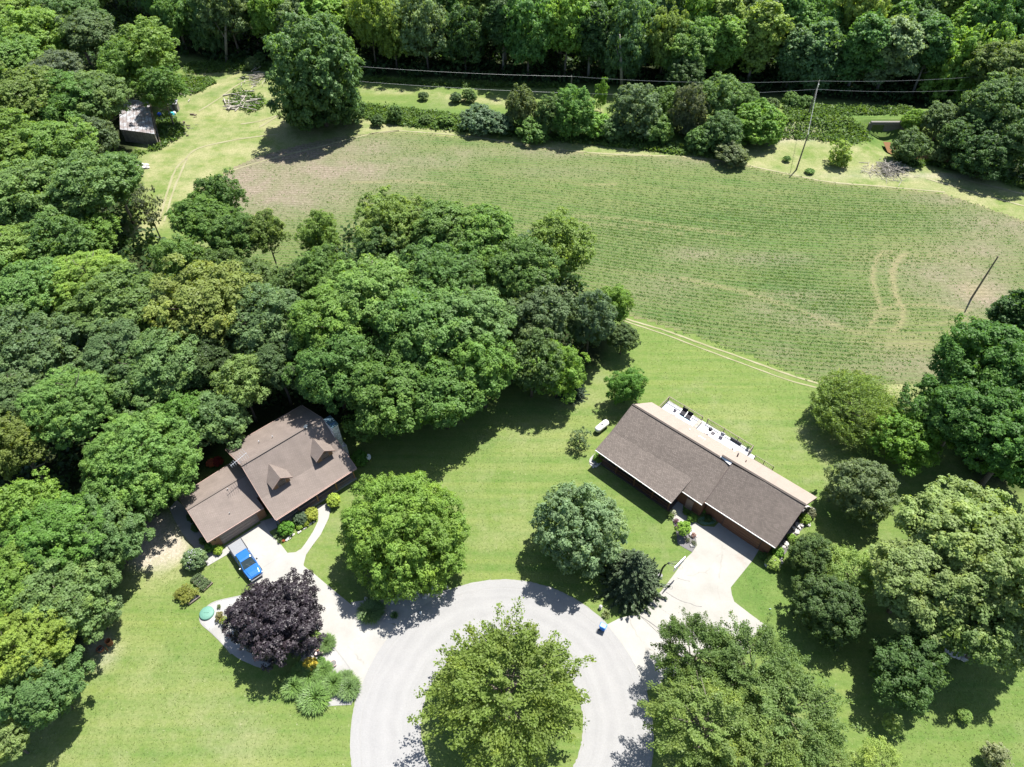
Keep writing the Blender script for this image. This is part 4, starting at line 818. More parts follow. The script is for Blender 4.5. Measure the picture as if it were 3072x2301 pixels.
rail([(8.3, 16.15), (11.0, 16.2), (13.3, 16.2), (15.65, 16.2), (15.65, 15.2)], 'railwood')
rail([(16.7, 14.95), (18.1, 14.95), (19.5, 14.95)], 'greenrail', 1.0)
MB().box((15.8, 12.9, .1), (19.5, 15.0, ZD-.1)).build('landing', M['deck'], dk)
for k in range(3): MB().box((15.8+.0, 15.05+k*.0, .0), (16.6, 15.35+k*.28, ZD-.12-k*.13)).build('step', M['deck'], dk)
def R2(p): v_ = RZi@(p-OR_); return v_
def lchair(zx, zy, label, mat, sz=.62):
    q = Z4(zx, zy, ZD+.4); o = thing('patio_chair', label, 'chair', (q.x, q.y, ZD), AR+.1, 'chairs on the white deck')
    MB().box((-sz/2, -sz/2, .38), (sz/2, sz/2, .48)).build('seat', M[mat], o, bevel=.03); MB().add([(-sz/2, sz/2-.08, .45), (sz/2, sz/2-.08, .45), (sz/2, sz/2+.12, 1.0), (-sz/2, sz/2+.12, 1.0), (-sz/2, sz/2, .45), (sz/2, sz/2, .45), (sz/2, sz/2+.2, 1.0), (-sz/2, sz/2+.2, 1.0)], [(0, 1, 2, 3), (7, 6, 5, 4), (3, 2, 6, 7), (0, 3, 7, 4), (2, 1, 5, 6)]).build('backrest', M[mat], o)
    for sx in (-1, 1):
        MB().beam((sx*(sz/2+.04), -sz/2, .62), (sx*(sz/2+.04), sz/2, .62), .06, .04).build('armrest', M['galv'], o)
        for sy in (-1, 1): MB().beam((sx*(sz/2+.02), sy*(sz/2-.03), 0), (sx*(sz/2+.02), sy*(sz/2-.03), .6), .035).build('leg', M['galv'], o)
lchair(665, 440, 'black-cushioned deck chair nearer the left end of the deck', 'cushion', .85); lchair(733, 492, 'black-cushioned deck chair second from the left end of the deck', 'cushion', .85)
lchair(1162, 762, 'grey mesh chair on the deck nearer the railing', 'greyfab', .6); lchair(1138, 806, 'grey mesh chair on the deck nearer the roof edge', 'greyfab', .6); lchair(1035, 745, 'pale chair on the deck beside the round table', 'whitefascia', .6)
lchair(535, 440, 'slim folding chair at the far left of the deck', 'greyfab', .45)
q = Z4(672, 535, ZD+.35); o = thing('lounge_seat', 'pale blue low seat on the deck in front of the black chairs', 'seat', (q.x, q.y, ZD), AR)
MB().box((-1.2, -.35, .2), (1.2, .45, .38)).build('cushion', M['bluefab'], o, bevel=.05)
for sx in (-1.1, 1.1): MB().box((sx-.04, -.3, 0), (sx+.04, .4, .2)).build('leg', M['galv'], o)
q = Z4(856, 580, ZD+.4); o = thing('deck_bench', 'long grey wooden bench set across the deck', 'bench', (q.x, q.y, ZD), AR)
for k in range(4): MB().box((-.26+k*.135, -.95, .42), (-.26+k*.135+.12, .95, .46)).build('slat', M['log'], o)
for sy in (-.75, .75): MB().box((-.24, sy-.04, 0), (.26, sy+.04, .42)).build('leg', M['log'], o)
def rtable(zx, zy, label, r, mat, top='glass'):
    q = Z4(zx, zy, ZD+.7); o = thing('round_table', label, 'table', (q.x, q.y, ZD), 0)
    MB().tube([(0, 0, .70), (0, 0, .74)], r, 22).build('table_top', M[mat], o); MB().tube([(0, 0, 0), (0, 0, .7)], .04, 8).build('pedestal', M['galv'], o); MB().tube([(0, 0, 0), (0, 0, .05)], .28, 12).build('base', M['galv'], o)
rtable(985, 680, 'pale round table on the middle of the deck', .5, 'galv'); rtable(1240, 872, 'white round table on the right half of the deck', .6, 'whitefascia')
q = Z4(1022, 655, ZD+.8); o = thing('kettle_grill', 'black kettle grill standing on the middle of the deck', 'grill', (q.x, q.y, ZD), 0)
def lathe(name, prof, mat, parent, n=16, at=(0, 0, 0)):
    m = MB()
    for r_, z_ in prof:
        for j in range(n): a = 2*math.pi*j/n; m.v.append((at[0]+r_*math.cos(a), at[1]+r_*math.sin(a), at[2]+z_))
    for k in range(len(prof)-1):
        for j in range(n): m.f.append((k*n+j, k*n+(j+1) % n, (k+1)*n+(j+1) % n, (k+1)*n+j))
    return m.build(name, mat, parent, smooth=True)
lathe('bowl', [(.05, .55), (.2, .6), (.3, .75), (.31, .8)], M['cushion'], o); lathe('lid', [(.32, .8), (.3, .92), (.18, 1.02), (.01, 1.06)], M['darkmetal'], o)
for k in range(3): a = k*2.094; MB().tube([(.15*math.cos(a), .15*math.sin(a), .6), (.35*math.cos(a), .35*math.sin(a), 0)], .02, 6).build('leg', M['galv'], o)
q = Z4(1365, 806, ZD+.3); o = thing('planter_box', 'long dark planter box against the deck railing', 'planter', (q.x, q.y, ZD), AR)
MB().box((-.85, -.16, .0), (.85, .16, .35)).build('trough', M['darkmetal'], o, bevel=.02); MB().box((-.8, -.12, .3), (.8, .12, .37)).build('soil', M['mulch'], o)
q = Z4(1520, 905, ZD+.3); o = thing('flower_pot', 'round pot at the right end of the deck', 'pot', (q.x, q.y, ZD)); lathe('pot', [(.01, 0), (.16, 0), (.24, .35), (.2, .35), (.19, .3), (.01, .29)], M['greyfab'], o); put('plant', KIND['tiny']['m'][0], None, o, (0, 0, .45), color=G1).scale = (.35,)*3
q = Z4(1318, 916, ZD+.2); o = thing('small_pot', 'small dark pot near the roof edge on the deck', 'pot', (q.x, q.y, ZD)); lathe('pot', [(.01, 0), (.1, 0), (.15, .25), (.11, .25), (.01, .22)], M['darkmetal'], o)

# ================================================================== PICKUP TRUCK
rear = Z3(483, 306, 1.0); fr = Z3(640, 545, 1.0); hd = (fr-rear); TA = math.atan2(hd.y, hd.x); hdn = hd.normalized()
tc = rear+hdn*2.95; tc.z = 0.03
tk = thing('pickup_truck', 'blue pickup truck with pale bed cover parked by the left garage', 'truck', tc, TA)
def loft(name, secs, mat, parent, bevel=.0, smooth=False):      # secs: (x, halfwidth bottom, halfwidth top, z0, z1)
    m = MB()
    for x, wb, wt, z0, z1 in secs: m.v += [(x, -wb, z0), (x, wb, z0), (x, wt, z1), (x, -wt, z1)]
    n = len(secs)
    for i in range(n-1):
        for j in range(4): m.f.append((4*i+j, 4*i+(j+1) % 4, 4*i+4+(j+1) % 4, 4*i+4+j))
    m.f += [(3, 2, 1, 0), tuple(4*(n-1)+j for j in range(4))]
    o = m.build(name, mat, parent, bevel=bevel)
    return o
body = loft('body', [(-2.9, .90, .93, .45, 1.22), (-2.6, .95, .96, .42, 1.24), (-.85, .96, .96, .42, 1.22), (.2, .96, .96, .42, 1.15), (1.3, .96, .95, .42, 1.12), (2.1, .95, .90, .42, 1.08), (2.75, .90, .84, .45, 1.0), (2.92, .80, .74, .5, .9)], M['blue'], tk, .05)
hood = loft('hood', [(1.28, .80, .74, 1.05, 1.16), (2.2, .76, .66, 1.02, 1.13), (2.78, .66, .55, .93, 1.02)], M['blue'], tk, .04)
MB().beam((1.45, -.35, 1.155), (2.6, -.28, 1.07), .05, .03).beam((1.45, .35, 1.155), (2.6, .28, 1.07), .05, .03).build('hood_crease', M['blue'], hood)
loft('cab_glass', [(-.95, .90, .72, 1.18, 1.30), (-.72, .92, .70, 1.18, 1.78), (.55, .92, .70, 1.15, 1.79), (1.42, .90, .80, 1.1, 1.16)], M['glass'], tk, .02)
loft('cab_roof', [(-.82, .74, .66, 1.72, 1.80), (-.6, .76, .68, 1.74, 1.86), (.35, .76, .68, 1.75, 1.87), (.62, .74, .66, 1.72, 1.80)], M['blue'], tk, .03)
for sx in (-1, 1):
    MB().beam((.58, sx*.70, 1.77), (1.42, sx*.86, 1.14), .07, .07).build('windscreen_pillar', M['blue'], tk)
    MB().beam((-.76, sx*.70, 1.77), (-.95, sx*.88, 1.2), .12, .07).build('rear_pillar', M['blue'], tk)
    MB().beam((0.0, sx*.73, 1.77), (0.05, sx*.93, 1.17), .07, .05).build('door_pillar', M['blue'], tk)
    mi = MB().box((.95, sx*1.12-.09, 1.12), (1.08, sx*1.12+.09, 1.32)).build('side_mirror', M['white'] if sx < 0 else M['darkmetal'], tk, bevel=.02)
    MB().box((2.72, sx*.72-.14, .72), (2.9, sx*.72+.14, .9)).build('headlight', M['lamp'], tk, bevel=.02)
    MB().box((-2.93, sx*.84-.08, .8), (-2.88, sx*.84+.08, 1.1)).build('tail_light', M['red'], tk)
    for wx in (-1.85, 1.95):
        w = MB().tube([(wx, sx*.74, .38), (wx, sx*.98, .38)], .38, 20).build('wheel', M['tyre'], tk); MB().tube([(wx, sx*.93, .38), (wx, sx*.995, .38)], .22, 14).build('rim', M['galv'], w)
    MB().box((-2.88, sx*.9-.05, 1.2), (-1.0, sx*.9+.05, 1.28)).build('bed_rail', M['darkmetal'], tk)
MB().box((-2.88, -.85, 1.19), (-1.0, .85, 1.265)).build('bed_cover', M['cover'], tk, bevel=.02)
MB().beam((1.0, -.3, 1.47), (1.42, .1, 1.17), .02, .02).beam((1.0, .3, 1.47), (1.42, .65, 1.17), .02, .02).build('wiper', M['darkmetal'], tk)
MB().box((2.86, -.8, .42), (3.02, .8, .6)).build('front_bumper', M['chrome'], tk, bevel=.03); MB().box((-3.02, -.85, .42), (-2.86, .85, .6)).build('rear_bumper', M['chrome'], tk, bevel=.03)
MB().box((2.88, -.5, .64), (2.95, .5, .86)).build('grille', M['darkmetal'], tk)

# ================================================================== small things
# wheelie bin
q = Z5(190, 1285); o = thing('wheelie_bin', 'blue plastic wheelie bin standing on the edge of the road', 'bin', (q.x, q.y, .04), math.radians(-28))
loft('bin_body', [(-.34, .25, .28, .06, .98), (.34, .25, .28, .1, .98)], M['bin'], o, .04)
MB().add([(-.42, -.34, 1.0), (.42, -.34, .98), (.42, .34, .98), (-.42, .34, 1.0), (-.36, -.28, 1.09), (.34, -.26, 1.06), (.34, .26, 1.06), (-.36, .28, 1.09)], [(3, 2, 1, 0), (4, 5, 6, 7), (0, 1, 5, 4), (1, 2, 6, 5), (2, 3, 7, 6), (3, 0, 4, 7)]).build('bin_lid', M['bin'], o, bevel=.03)
MB().beam((-.46, -.25, .98), (-.46, .25, .98), .04).build('handle', M['darkmetal'], o)
for sy in (-1, 1): MB().tube([(-.3, sy*.26, .12), (-.3, sy*.32, .12)], .12, 12).build('wheel', M['tyre'], o)
# basketball hoop
gb = Z5(762, 752); e0, e1 = Z5(912, 668, 3.95), Z5(1010, 566, 3.95); mid = (e0+e1)/2; bd = (e1-e0); bd.z = 0; ba = math.atan2(bd.y, bd.x); bn = Vector((-math.sin(ba), math.cos(ba), 0))
if bn.dot(Vector((gb.x, gb.y, 0))-Vector((mid.x, mid.y, 0))) > 0: bn = -bn
gb2 = Vector((gb.x, gb.y, 0))
o = thing('basketball_hoop', 'black-poled basketball hoop beside the right driveway', 'hoop', gb2)
lm = mid-gb2; lm.z = 3.4
MB().tube([(0, 0, 0), (0, 0, 1.9), (lm.x*.10, lm.y*.10, 2.8), (lm.x*.3, lm.y*.3, 3.45)], .115, 10).build('pole', M['darkmetal'], o, smooth=True)
MB().tube([(0, 0, 0), (0, 0, .12)], .32, 12).build('base_plate', M['darkmetal'], o)
w_ = bd.length/2; bx = bd.normalized()
def BP(s_, z_, off=0.0): return Vector((lm.x, lm.y, 0))+bx*s_+bn*off+Vector((0, 0, z_))
MB().add([BP(-w_, 2.9), BP(w_, 2.9), BP(w_, 3.97), BP(-w_, 3.97), BP(-w_, 2.9, -.05), BP(w_, 2.9, -.05), BP(w_, 3.97, -.05), BP(-w_, 3.97, -.05)], [(0, 1, 2, 3), (7, 6, 5, 4), (0, 4, 5, 1), (1, 5, 6, 2), (2, 6, 7, 3), (3, 7, 4, 0)]).build('backboard', M['board'], o)
m = MB()
for a, b in (((-w_, 2.9), (w_, 2.9)), ((w_, 2.9), (w_, 3.97)), ((w_, 3.97), (-w_, 3.97)), ((-w_, 3.97), (-w_, 2.9))): m.beam(BP(*a, .01), BP(*b, .01), .07, .09)
m.build('board_frame', M['galv'], o)
for s_ in (-.45, .45):
    for z_ in (3.15, 3.7): MB().tube([(lm.x*.22, lm.y*.22, 3.2 if z_ < 3.4 else 3.45), BP(s_, z_, -.06)], .03, 6).build('arm', M['darkmetal'], o)
MB().tube([BP(.23*math.cos(a*.393)*1.0, 3.05, .30+.23*math.sin(a*.393)) for a in range(17)], .014, 6, False).build('rim', M['orange'], o)
# propane tank
q0_, q1_ = Z2(288, 402, .9), Z2(385, 325, .9); qc = (q0_+q1_)/2; d = q1_-q0_; L_ = d.length/2; ta = math.atan2(d.y, d.x)
o = thing('propane_tank', 'long white propane tank lying on the lawn', 'tank', (qc.x, qc.y, 0), ta)
prof = [(-L_, .02), (-L_+.06, .25), (-L_+.2, .42), (-L_+.45, .5), (L_-.45, .5), (L_-.2, .42), (L_-.06, .25), (L_, .02)]
MB().tube([(x, 0, .75) for x, r in prof], [r for x, r in prof], 20).build('tank_shell', M['white'], o, smooth=True)
MB().tube([(0, 0, 1.2), (0, 0, 1.42)], .17, 12).build('valve_dome', M['greyfab'], o)
for x in (-L_*.55, L_*.55): MB().box((x-.08, -.35, 0), (x+.08, .35, .35)).build('leg', M['concrete'], o)
# green lid, raised beds
q = Z3(288, 808); o = thing('septic_lid', 'round green plastic lid in the pointed white gravel bed', 'lid', (q.x, q.y, .03))
lathe('lid_dome', [(.85, 0), (.85, .22), (.78, .28), (.3, .33), (.01, .34)], M['lid'], o, 28); MB().beam((-.3, 0, .35), (.3, 0, .35), .06, .05).build('grip', M['lid'], o)
def rbed(c4, label, z, plants):
    P_ = [Z3(*c_) for c_ in c4]; c = sum((p for p in P_), Vector())/4; o = thing('raised_bed', label, 'garden bed', (c.x, c.y, 0)); l4 = [p-c for p in P_]
    for i in range(4): MB().beam(l4[i]+Vector((0, 0, z/2)), l4[(i+1) % 4]+Vector((0, 0, z/2)), .07, z).build('bed_board', M['wood'], o)
    m = MB().prism([(p.x*.96, p.y*.96) for p in l4][::(1 if (l4[1]-l4[0]).cross(l4[2]-l4[0]).z > 0 else -1)], 0, z-.05); m.build('soil', M['mulch'], o)
    return c, l4
rng_ = random.Random(3)
c, l4 = rbed([(172,572),(228,528),(330,594),(266,652)], 'square raised bed of low green seedlings beside the white-flowered shrub', .28, 0)
for k in range(16):
    u_, v_ = (k % 4+.5)/4, (k//4+.5)/4; p = c+(l4[0]*(1-u_)+l4[1]*u_)*(1-v_)+(l4[3]*(1-u_)+l4[2]*u_)*v_
    plant('tiny', 0, 0, 0, .35, (.12, .17, .08), 'bed_plant', 'low green seedling clump in the square raised bed', 'plant', conv=lambda *a, p=p: Vector((p.x, p.y, .35)), rm=rng_.uniform(.25, .36), group='seedlings in the square raised bed')
c, l4 = rbed([(62,668),(120,618),(242,690),(163,748)], 'raised bed crowded with yellow-green bushy plants', .28, 0)
for k in range(8):
    u_, v_ = (k % 2+.5)/2*.85+.1, (k//2+.5)/4; p = c+(l4[0]*(1-v_)+l4[1]*v_)*(1-u_)+(l4[3]*(1-v_)+l4[2]*v_)*u_
    plant('tiny', 0, 0, 0, .6, (.19, .21, .045), 'bed_plant', 'bushy yellow-green plant in the lower raised bed', 'plant', conv=lambda *a, p=p: Vector((p.x, p.y, .6)), rm=rng_.uniform(.5, .66), group='yellow plants in the lower raised bed')
# barrels by the woods
q = T(0,2,716,858); o = thing('burn_barrel', 'open rusty orange burn barrel at the edge of the left wood', 'barrel', (q.x, q.y, 0))
lathe('barrel_shell', [(.33, 0), (.34, .3), (.33, .6), (.34, .88), (.31, .88), (.30, .1), (.01, .1)], M['rust'], o, 20); lathe('ash', [(.29, .2), (.01, .24)], M['cushion'], o)
q = T(0,2,655,898); o = thing('fire_drum', 'dark half drum fire pit beside the rusty barrel', 'fire pit', (q.x, q.y, 0))
lathe('drum', [(.38, 0), (.4, .4), (.37, .4), (.35, .08), (.01, .08)], M['rust'], o, 20); lathe('ash', [(.34, .15), (.01, .2)], M['rock'], o)
for k in range(5): a = k*1.25; MB().beam((.3*math.cos(a), .3*math.sin(a), .2), (-.2*math.cos(a+.4), -.2*math.sin(a+.4), .5), .06).build('charred_log', M['darkmetal'], o)
q = T(0,2,700,905); tag(MB().tube([(q.x, q.y, 0), (q.x+.05, q.y+.1, .9)], .05, 6).build('stake', M['rust'], None), 'short rusty stake between the two burn drums', 'stake')
# stone bench and pot in lower bed
q = Z3(1086, 1085); o = thing('stone_bench', 'small pinkish stone bench between grasses by the left driveway', 'bench', (q.x, q.y, 0), .3)
MB().box((-.5, -.32, .38), (.5, .32, .48)).build('seat', M['pink'], o, bevel=.02)
for sx in (-.35, .35): MB().box((sx-.08, -.26, 0), (sx+.08, .26, .38)).build('support', M['pink'], o)
q = Z3(1076, 1072, .5); o = thing('clay_jar', 'small brown clay jar sitting on the stone bench', 'jar', (q.x, q.y, .48)); lathe('jar', [(.01, 0), (.09, 0), (.14, .12), (.08, .24), (.1, .28), (.06, .27), (.01, .2)], M['terracotta'], o)
q = Z3(1187, 1165); o = thing('planter_bowl', 'round pale bowl of dark soil on the gravel by the left driveway', 'planter', (q.x, q.y, .03)); lathe('bowl', [(.01, 0), (.25, 0), (.42, .32), (.38, .33), (.34, .26), (.01, .26)], M['pink'], o, 22); lathe('soil', [(.34, .27), (.01, .3)], M['mulch'], o)
q = T(1,2,1678,628); o = thing('garden_lantern', 'small grey stone lantern in the grass above the wheelie bin', 'ornament', (q.x, q.y, 0)); lathe('base', [(.2, 0), (.16, .1), (.1, .15), (.1, .45), (.22, .5), (.22, .55), (.01, .72)], M['rock'], o)
q = T(2,2,565,635); o = thing('lawn_sprinkler', 'tiny pale sprinkler on the lawn right of the right driveway', 'sprinkler', (q.x, q.y, 0)); MB().tube([(0, 0, 0), (0, 0, .18)], .07, 8).build('riser', M['lid'], o); MB().beam((-.15, 0, .18), (.15, 0, .18), .03, .03).build('arm', M['greyfab'], o)
q = Z1(1730, 545, .9); o = thing('yard_dish', 'white oval dish on a post in the shade behind the round maple', 'dish', (q.x, q.y, 0), .6)
MB().tube([(0, 0, 0), (0, 0, .8)], .035, 8).build('post', M['galv'], o); m = MB(); m.tube([(0, 0, .9), (.06, -.06, .95)], [.42, .40], 20); m.build('reflector', M['white'], o)
q = T(1,2,515,662); o = thing('marker_block', 'small white marker block on the curb under the round maple', 'marker', (q.x, q.y, .03)); MB().box((-.12, -.12, 0), (.12, .12, .3)).build('block', M['white'], o, bevel=.02)
# rocks
def rock_mesh(seed):
    r = random.Random(seed); b = MB(); n = 8
    for k, (rr, zz) in enumerate(((.35, 0), (.5, .18), (.42, .42), (.15, .55))):
        for j in range(n): a = 2*math.pi*j/n+.2*k; f = r.uniform(.8, 1.15); b.v.append((rr*f*math.cos(a), rr*f*math.sin(a)*.8, zz*r.uniform(.85, 1.1)))
    for k in range(3):
        for j in range(n): b.f.append((k*n+j, k*n+(j+1) % n, (k+1)*n+(j+1) % n, (k+1)*n+j))
    b.f.append(tuple(3*n+j for j in range(n))); me = bpy.data.meshes.new('rock'); me.from_pydata(b.v, [], b.f); me.materials.append(M['rock']); return me
RK = [rock_mesh(i) for i in range(4)]
def rocks(pts, n, spread, smin, smax, label, group):
    P_ = smoothline(pts, 8)
    for k in range(n):
        p = P_[int((k+.5)/n*(len(P_)-1))]; p = p+Vector((random.uniform(-1, 1), random.uniform(-1, 1), 0))*spread
        o = bpy.data.objects.new('landscape_rock', random.choice(RK)); COL.objects.link(o); o.location = (p.x, p.y, .02); s_ = random.uniform(smin, smax); o.scale = (s_, s_*random.uniform(.7, 1.1), s_*.8); o.rotation_euler = (0, 0, random.uniform(0, 6)); tag(o, label, 'rock', group)
rocks([Z2(1990,1020), Z2(2030,1090), Z2(1960,1160), Z2(1890,1220), Z2(1810,1320), Z2(1755,1420), Z2(1740,1480), Z2(1680,1495)], 34, .45, .35, .95, 'pale stone in the rock border along the right end of the ranch house', 'rocks along the end wall of the ranch house')
rocks([Z2(245,650), Z2(275,690), Z2(330,660)], 9, .25, .3, .6, 'pale stone at the left corner of the ranch house', 'rocks at the left corner of the ranch house')
rocks([T(1,2,180,575), T(1,2,380,560), T(1,2,560,535), T(1,2,690,515)], 34, .7, .3, .7, 'grey rock in the shaded roadside bed under the round maple', 'rocks under the round maple')
rocks([Z5(935,230), Z5(1000,300), Z5(1080,340), Z5(1105,400), Z5(1100,470)], 17, .4, .3, .8, 'pinkish stone in the dark mulch bed by the front walk', 'rocks in the dark mulch bed')
rocks([Z3(900,240), Z3(850,285), Z3(960,215), Z3(1050,155)], 16, .12, .3, .5, 'edging stone along the shrub bed by the curved front walk', 'edging stones of the shrub bed')
rocks([T(2,2,1710,905), T(2,2,1760,930), T(2,2,1830,955)], 13, .3, .5, 1.2, 'grey stone in the short row on the lower right lawn', 'row of stones on the lower right lawn')
rocks([T(2,2,310,830), T(2,2,370,860), T(2,2,400,890)], 8, .5, .6, 1.2, 'pale boulder half hidden by the trees at the foot of the right driveway', 'boulders by the right driveway')

# ---- barn, outhouse, culvert, poles, log piles
fl, frt = T(0,0,778,838,3.0), T(0,0,1003,868,3.0); bl2, br2 = T(0,0,770,640,4.4), T(0,0,965,655,4.4)
bo = (fl+frt)/2; bo.z = 0
bn_ = thing('old_barn', 'old grey board shed with patchy tin roof under the left trees', 'barn', bo)
P3 = [fl-bo, frt-bo, br2-bo, bl2-bo]
def lerp(a, b, t): return a+(b-a)*t
NPAN = 9
for k in range(NPAN):
    t0, t1 = k/NPAN, (k+1)/NPAN-.008
    a, b = lerp(P3[0], P3[1], t0), lerp(P3[0], P3[1], t1); c, d = lerp(P3[3], P3[2], t1), lerp(P3[3], P3[2], t0)
    dz = Vector((0, 0, .03*(k % 2)))
    MB().slab([a+dz, b+dz, c+dz, d+dz], .05).build('roof_panel', M['tin'], bn_)
inset = lambda p, c: p+(c-p)*.04
cc = sum(P3, Vector())/4
Q3 = [inset(p, cc) for p in P3]
m = MB(); m.add([(p.x, p.y, -.05) for p in Q3]+[(p.x, p.y, p.z-.12) for p in Q3], [(0, 1, 5, 4), (1, 2, 6, 5), (2, 3, 7, 6), (3, 0, 4, 7)]); m.build('wall', M['greywood'], bn_)
for k in range(22):
    a = lerp(Q3[0], Q3[1], k/21); MB().beam((a.x, a.y-.03, 0), (a.x, a.y-.03, 2.8), .17, .04).build('wall_board', M['greywood'], bn_)
MB().beam(P3[1]+Vector((.1, 0, -.05)), P3[2]+Vector((.1, 0, -.05)), .14, .2).build('edge_board', M['darkfascia'], bn_)
q = T(0,0,1140,715); o = thing('outhouse', 'tiny grey board hut right of the old barn', 'shed', (q.x, q.y, 0), .1)
MB().box((-.75, -.7, 0), (.75, .7, 2.0)).build('wall', M['greywood'], o); MB().slab([(-1.0, -.95, 2.0), (1.0, -.95, 2.0), (1.0, .95, 2.25), (-1.0, .95, 2.25)], .08).build('roof', M['tin'], o); MB().box((-.35, -.74, .1), (.35, -.70, 1.8)).build('door', M['darkfascia'], o)
for (x_, y_), mt, nm, lb, sz in (((1115,748), 'tarp', 'tarp_bundle', 'turquoise tarp bundle beside the old barn', .7), ((1035,750), 'bluetarp', 'blue_container', 'dark blue container beside the old barn', .5), ((1135,742), 'white', 'white_bucket', 'white bucket beside the turquoise tarp', .35)):
    q = T(0,0,x_,y_); o = thing(nm, lb, 'clutter', (q.x, q.y, 0)); lathe('shell', [(sz*.9, 0), (sz, .3), (sz*.8, .65), (sz*.3, .8), (.01, .82)], M[mt], o, 9)
tag(MB().tube([T(0,0,1000,775,1.5), T(0,0,1150,758,1.5)], .04, 6).build('clothes_line', M['wire'], None), 'thin line strung right from the old barn', 'line')
o = thing('leaning_pole', 'dark pole leaning along the right side of the old barn', 'pole', T(0,0,1048,965)); a = T(0,0,970,660,4.6)-T(0,0,1048,965); MB().tube([(0, 0, 0), a], .09, 7).build('shaft', M['wood'], o)
def logpile(c4, n, label, zmax, Ls, rad=.09, mat='log'):
    c = T(0,0,*c4); o = thing('log_pile', label, 'wood pile', (c.x, c.y, 0)); r = random.Random(n)
    for k in range(n):
        a = r.uniform(-.5, .5)+(1.57 if r.random() < .3 else 0); x, y = r.gauss(0, 1.5), r.gauss(0, 2.2); L = r.uniform(*Ls); z = r.uniform(.08, zmax)
        MB().tube([(x-L/2*math.cos(a), y-L/2*math.sin(a), z), (x+L/2*math.cos(a), y+L/2*math.sin(a), z+r.uniform(-.15, .15))], r.uniform(rad*.6, rad*1.5), 6).build('log', M[mat], o)
logpile((1560, 665), 60, 'scattered pile of bleached logs on the far clearing', .7, (1.5, 4.5), .12)
logpile((1655, 528), 42, 'heap of grey branches above the bleached logs', 1.2, (.8, 2.6), .07)
logpile((1195, 605), 14, 'short row of grey timbers by the far left trees', .4, (1, 3), .09)
logpile((1205, 835), 12, 'small heap of pale sticks by the farm track', .4, (.6, 1.5), .06)
logpile((1225, 800), 6, 'dark short logs above the small stick heap', .4, (.5, 1.2), .15, 'wood')
q = T(0,0,885,1090); o = thing('stone_heap', 'heap of pale flat stones below the old barn', 'stone heap', (q.x, q.y, 0))
for k in range(14):
    r_ = bpy.data.objects.new('stone', random.choice(RK)); COL.objects.link(r_); r_.parent = o; r_.location = (random.gauss(0, 1.6), random.gauss(0, .8), random.uniform(0, .2)); r_.scale = (random.uniform(.7, 1.8),)*2+(.6,)
q = T(2,0,1330,1105); c = q; o = thing('brush_pile', 'grey brush pile at the foot of the dark creek tree', 'brush pile', (c.x, c.y, 0)); r = random.Random(8); m = MB()
for k in range(240):
    a = r.uniform(0, 6.28); x, y = r.gauss(0, 2.0), r.gauss(0, 1.4); L = r.uniform(.6, 2.2); z = r.uniform(.1, 1.5)*max(.2, 1-(x*x/16+y*y/9)); e = r.uniform(-.4, .6)
    m.tube([(x, y, z), (x+L*math.cos(a), y+L*math.sin(a), max(.05, z+e))], r.uniform(.03, .07), 4, False)
m.build('branches', M['log'], o, kind='stuff')
# culvert bridge
c0 = T(2,0,1225,880,-.6); b0_ = T(2,0,1222,790, 1.6); b1_ = T(2,0,1450,790, 1.6)
cb = (b0_+b1_)/2; cb.z = 0; o = thing('culvert_bridge', 'small concrete creek bridge under the far grass road', 'bridge', cb); hw_ = (b1_-b0_).length/2
MB().box((-hw_, -.3, 1.05), (hw_, .3, 1.68)).build('headwall_beam', M['oldconcrete'], o)
MB().box((-hw_-.1, -.2, -2.2), (-hw_+.5, 1.0, 1.1)).build('abutment', M['oldconcrete'], o); MB().box((hw_-.7, -.2, -2.2), (hw_+.1, 1.0, 1.1)).build('abutment', M['oldconcrete'], o)
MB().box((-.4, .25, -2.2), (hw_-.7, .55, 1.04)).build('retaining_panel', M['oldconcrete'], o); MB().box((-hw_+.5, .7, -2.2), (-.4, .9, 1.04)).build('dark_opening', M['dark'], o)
wpts = [D(1912, 296), D(1922, 318), D(1945, 330), D(1975, 330), D(2020, 338), D(2080, 350), D(2085, 343), D(2025, 326), D(1960, 312), D(1940, 298)]
sheet('creek_water', wpts, -1.15, M['water'])
# utility poles
def upole(base, h, label, arms=True, lean=(0, 0)):
    o = thing('utility_pole', label, 'utility pole', (base.x, base.y, 0)); MB().tube([(0, 0, -.1), (lean[0]*.5, lean[1]*.5, h*.5), (lean[0], lean[1], h)], [.17, .14, .11], 9).build('shaft', M['wood'], o)
    if arms:
        MB().tube([(0, -.12, h-.05), (0, -.12, h+.22)], .05, 7).build('insulator', M['galv'], o); MB().tube([(0, -.25, h-1.3), (0, -.25, h-.6)], .16, 10).build('transformer', M['galv'], o) if arms == 2 else None
        MB().tube([(0, -.15, h-1.9), (0, -.15, h-1.7)], .05, 7).build('insulator', M['galv'], o)
    return Vector((base.x+lean[0], base.y+lean[1], h))
f1 = upole(D(2098, 645), 9.2, 'bare wooden pole standing alone in the bean field', 0)
f2 = upole(D(1741, 262), 9.5, 'wired utility pole on the bank behind the field', 2)
f3 = upole(D(1720, 367), 8.1, 'utility pole at the field edge with wires running back up', 1)
t4 = D(1235, 165, 9.5); f4 = upole(Vector((t4.x, t4.y, 0)), 9.5, 'utility pole rising behind the hedgerow left of center', 1)
def wire(p, q, sag, label, r=.02):
    pts = [Vector(p).lerp(Vector(q), k/14)-Vector((0, 0, sag*4*(k/14)*(1-k/14))) for k in range(15)]
    tag(MB().tube(pts, r, 5).build('power_line', M['wire'], None), label, 'cable')
eL = D(600, 128, 9.6); eR = D(2212, 156, 9.6); lo = Vector((0, 0, -1.9))
wire(f4, eL, .7, 'upper power line running left from the hedgerow pole'); wire(f4, f2, .8, 'upper power line between the two linked poles'); wire(f2, eR, .8, 'upper power line running right from the bank pole')
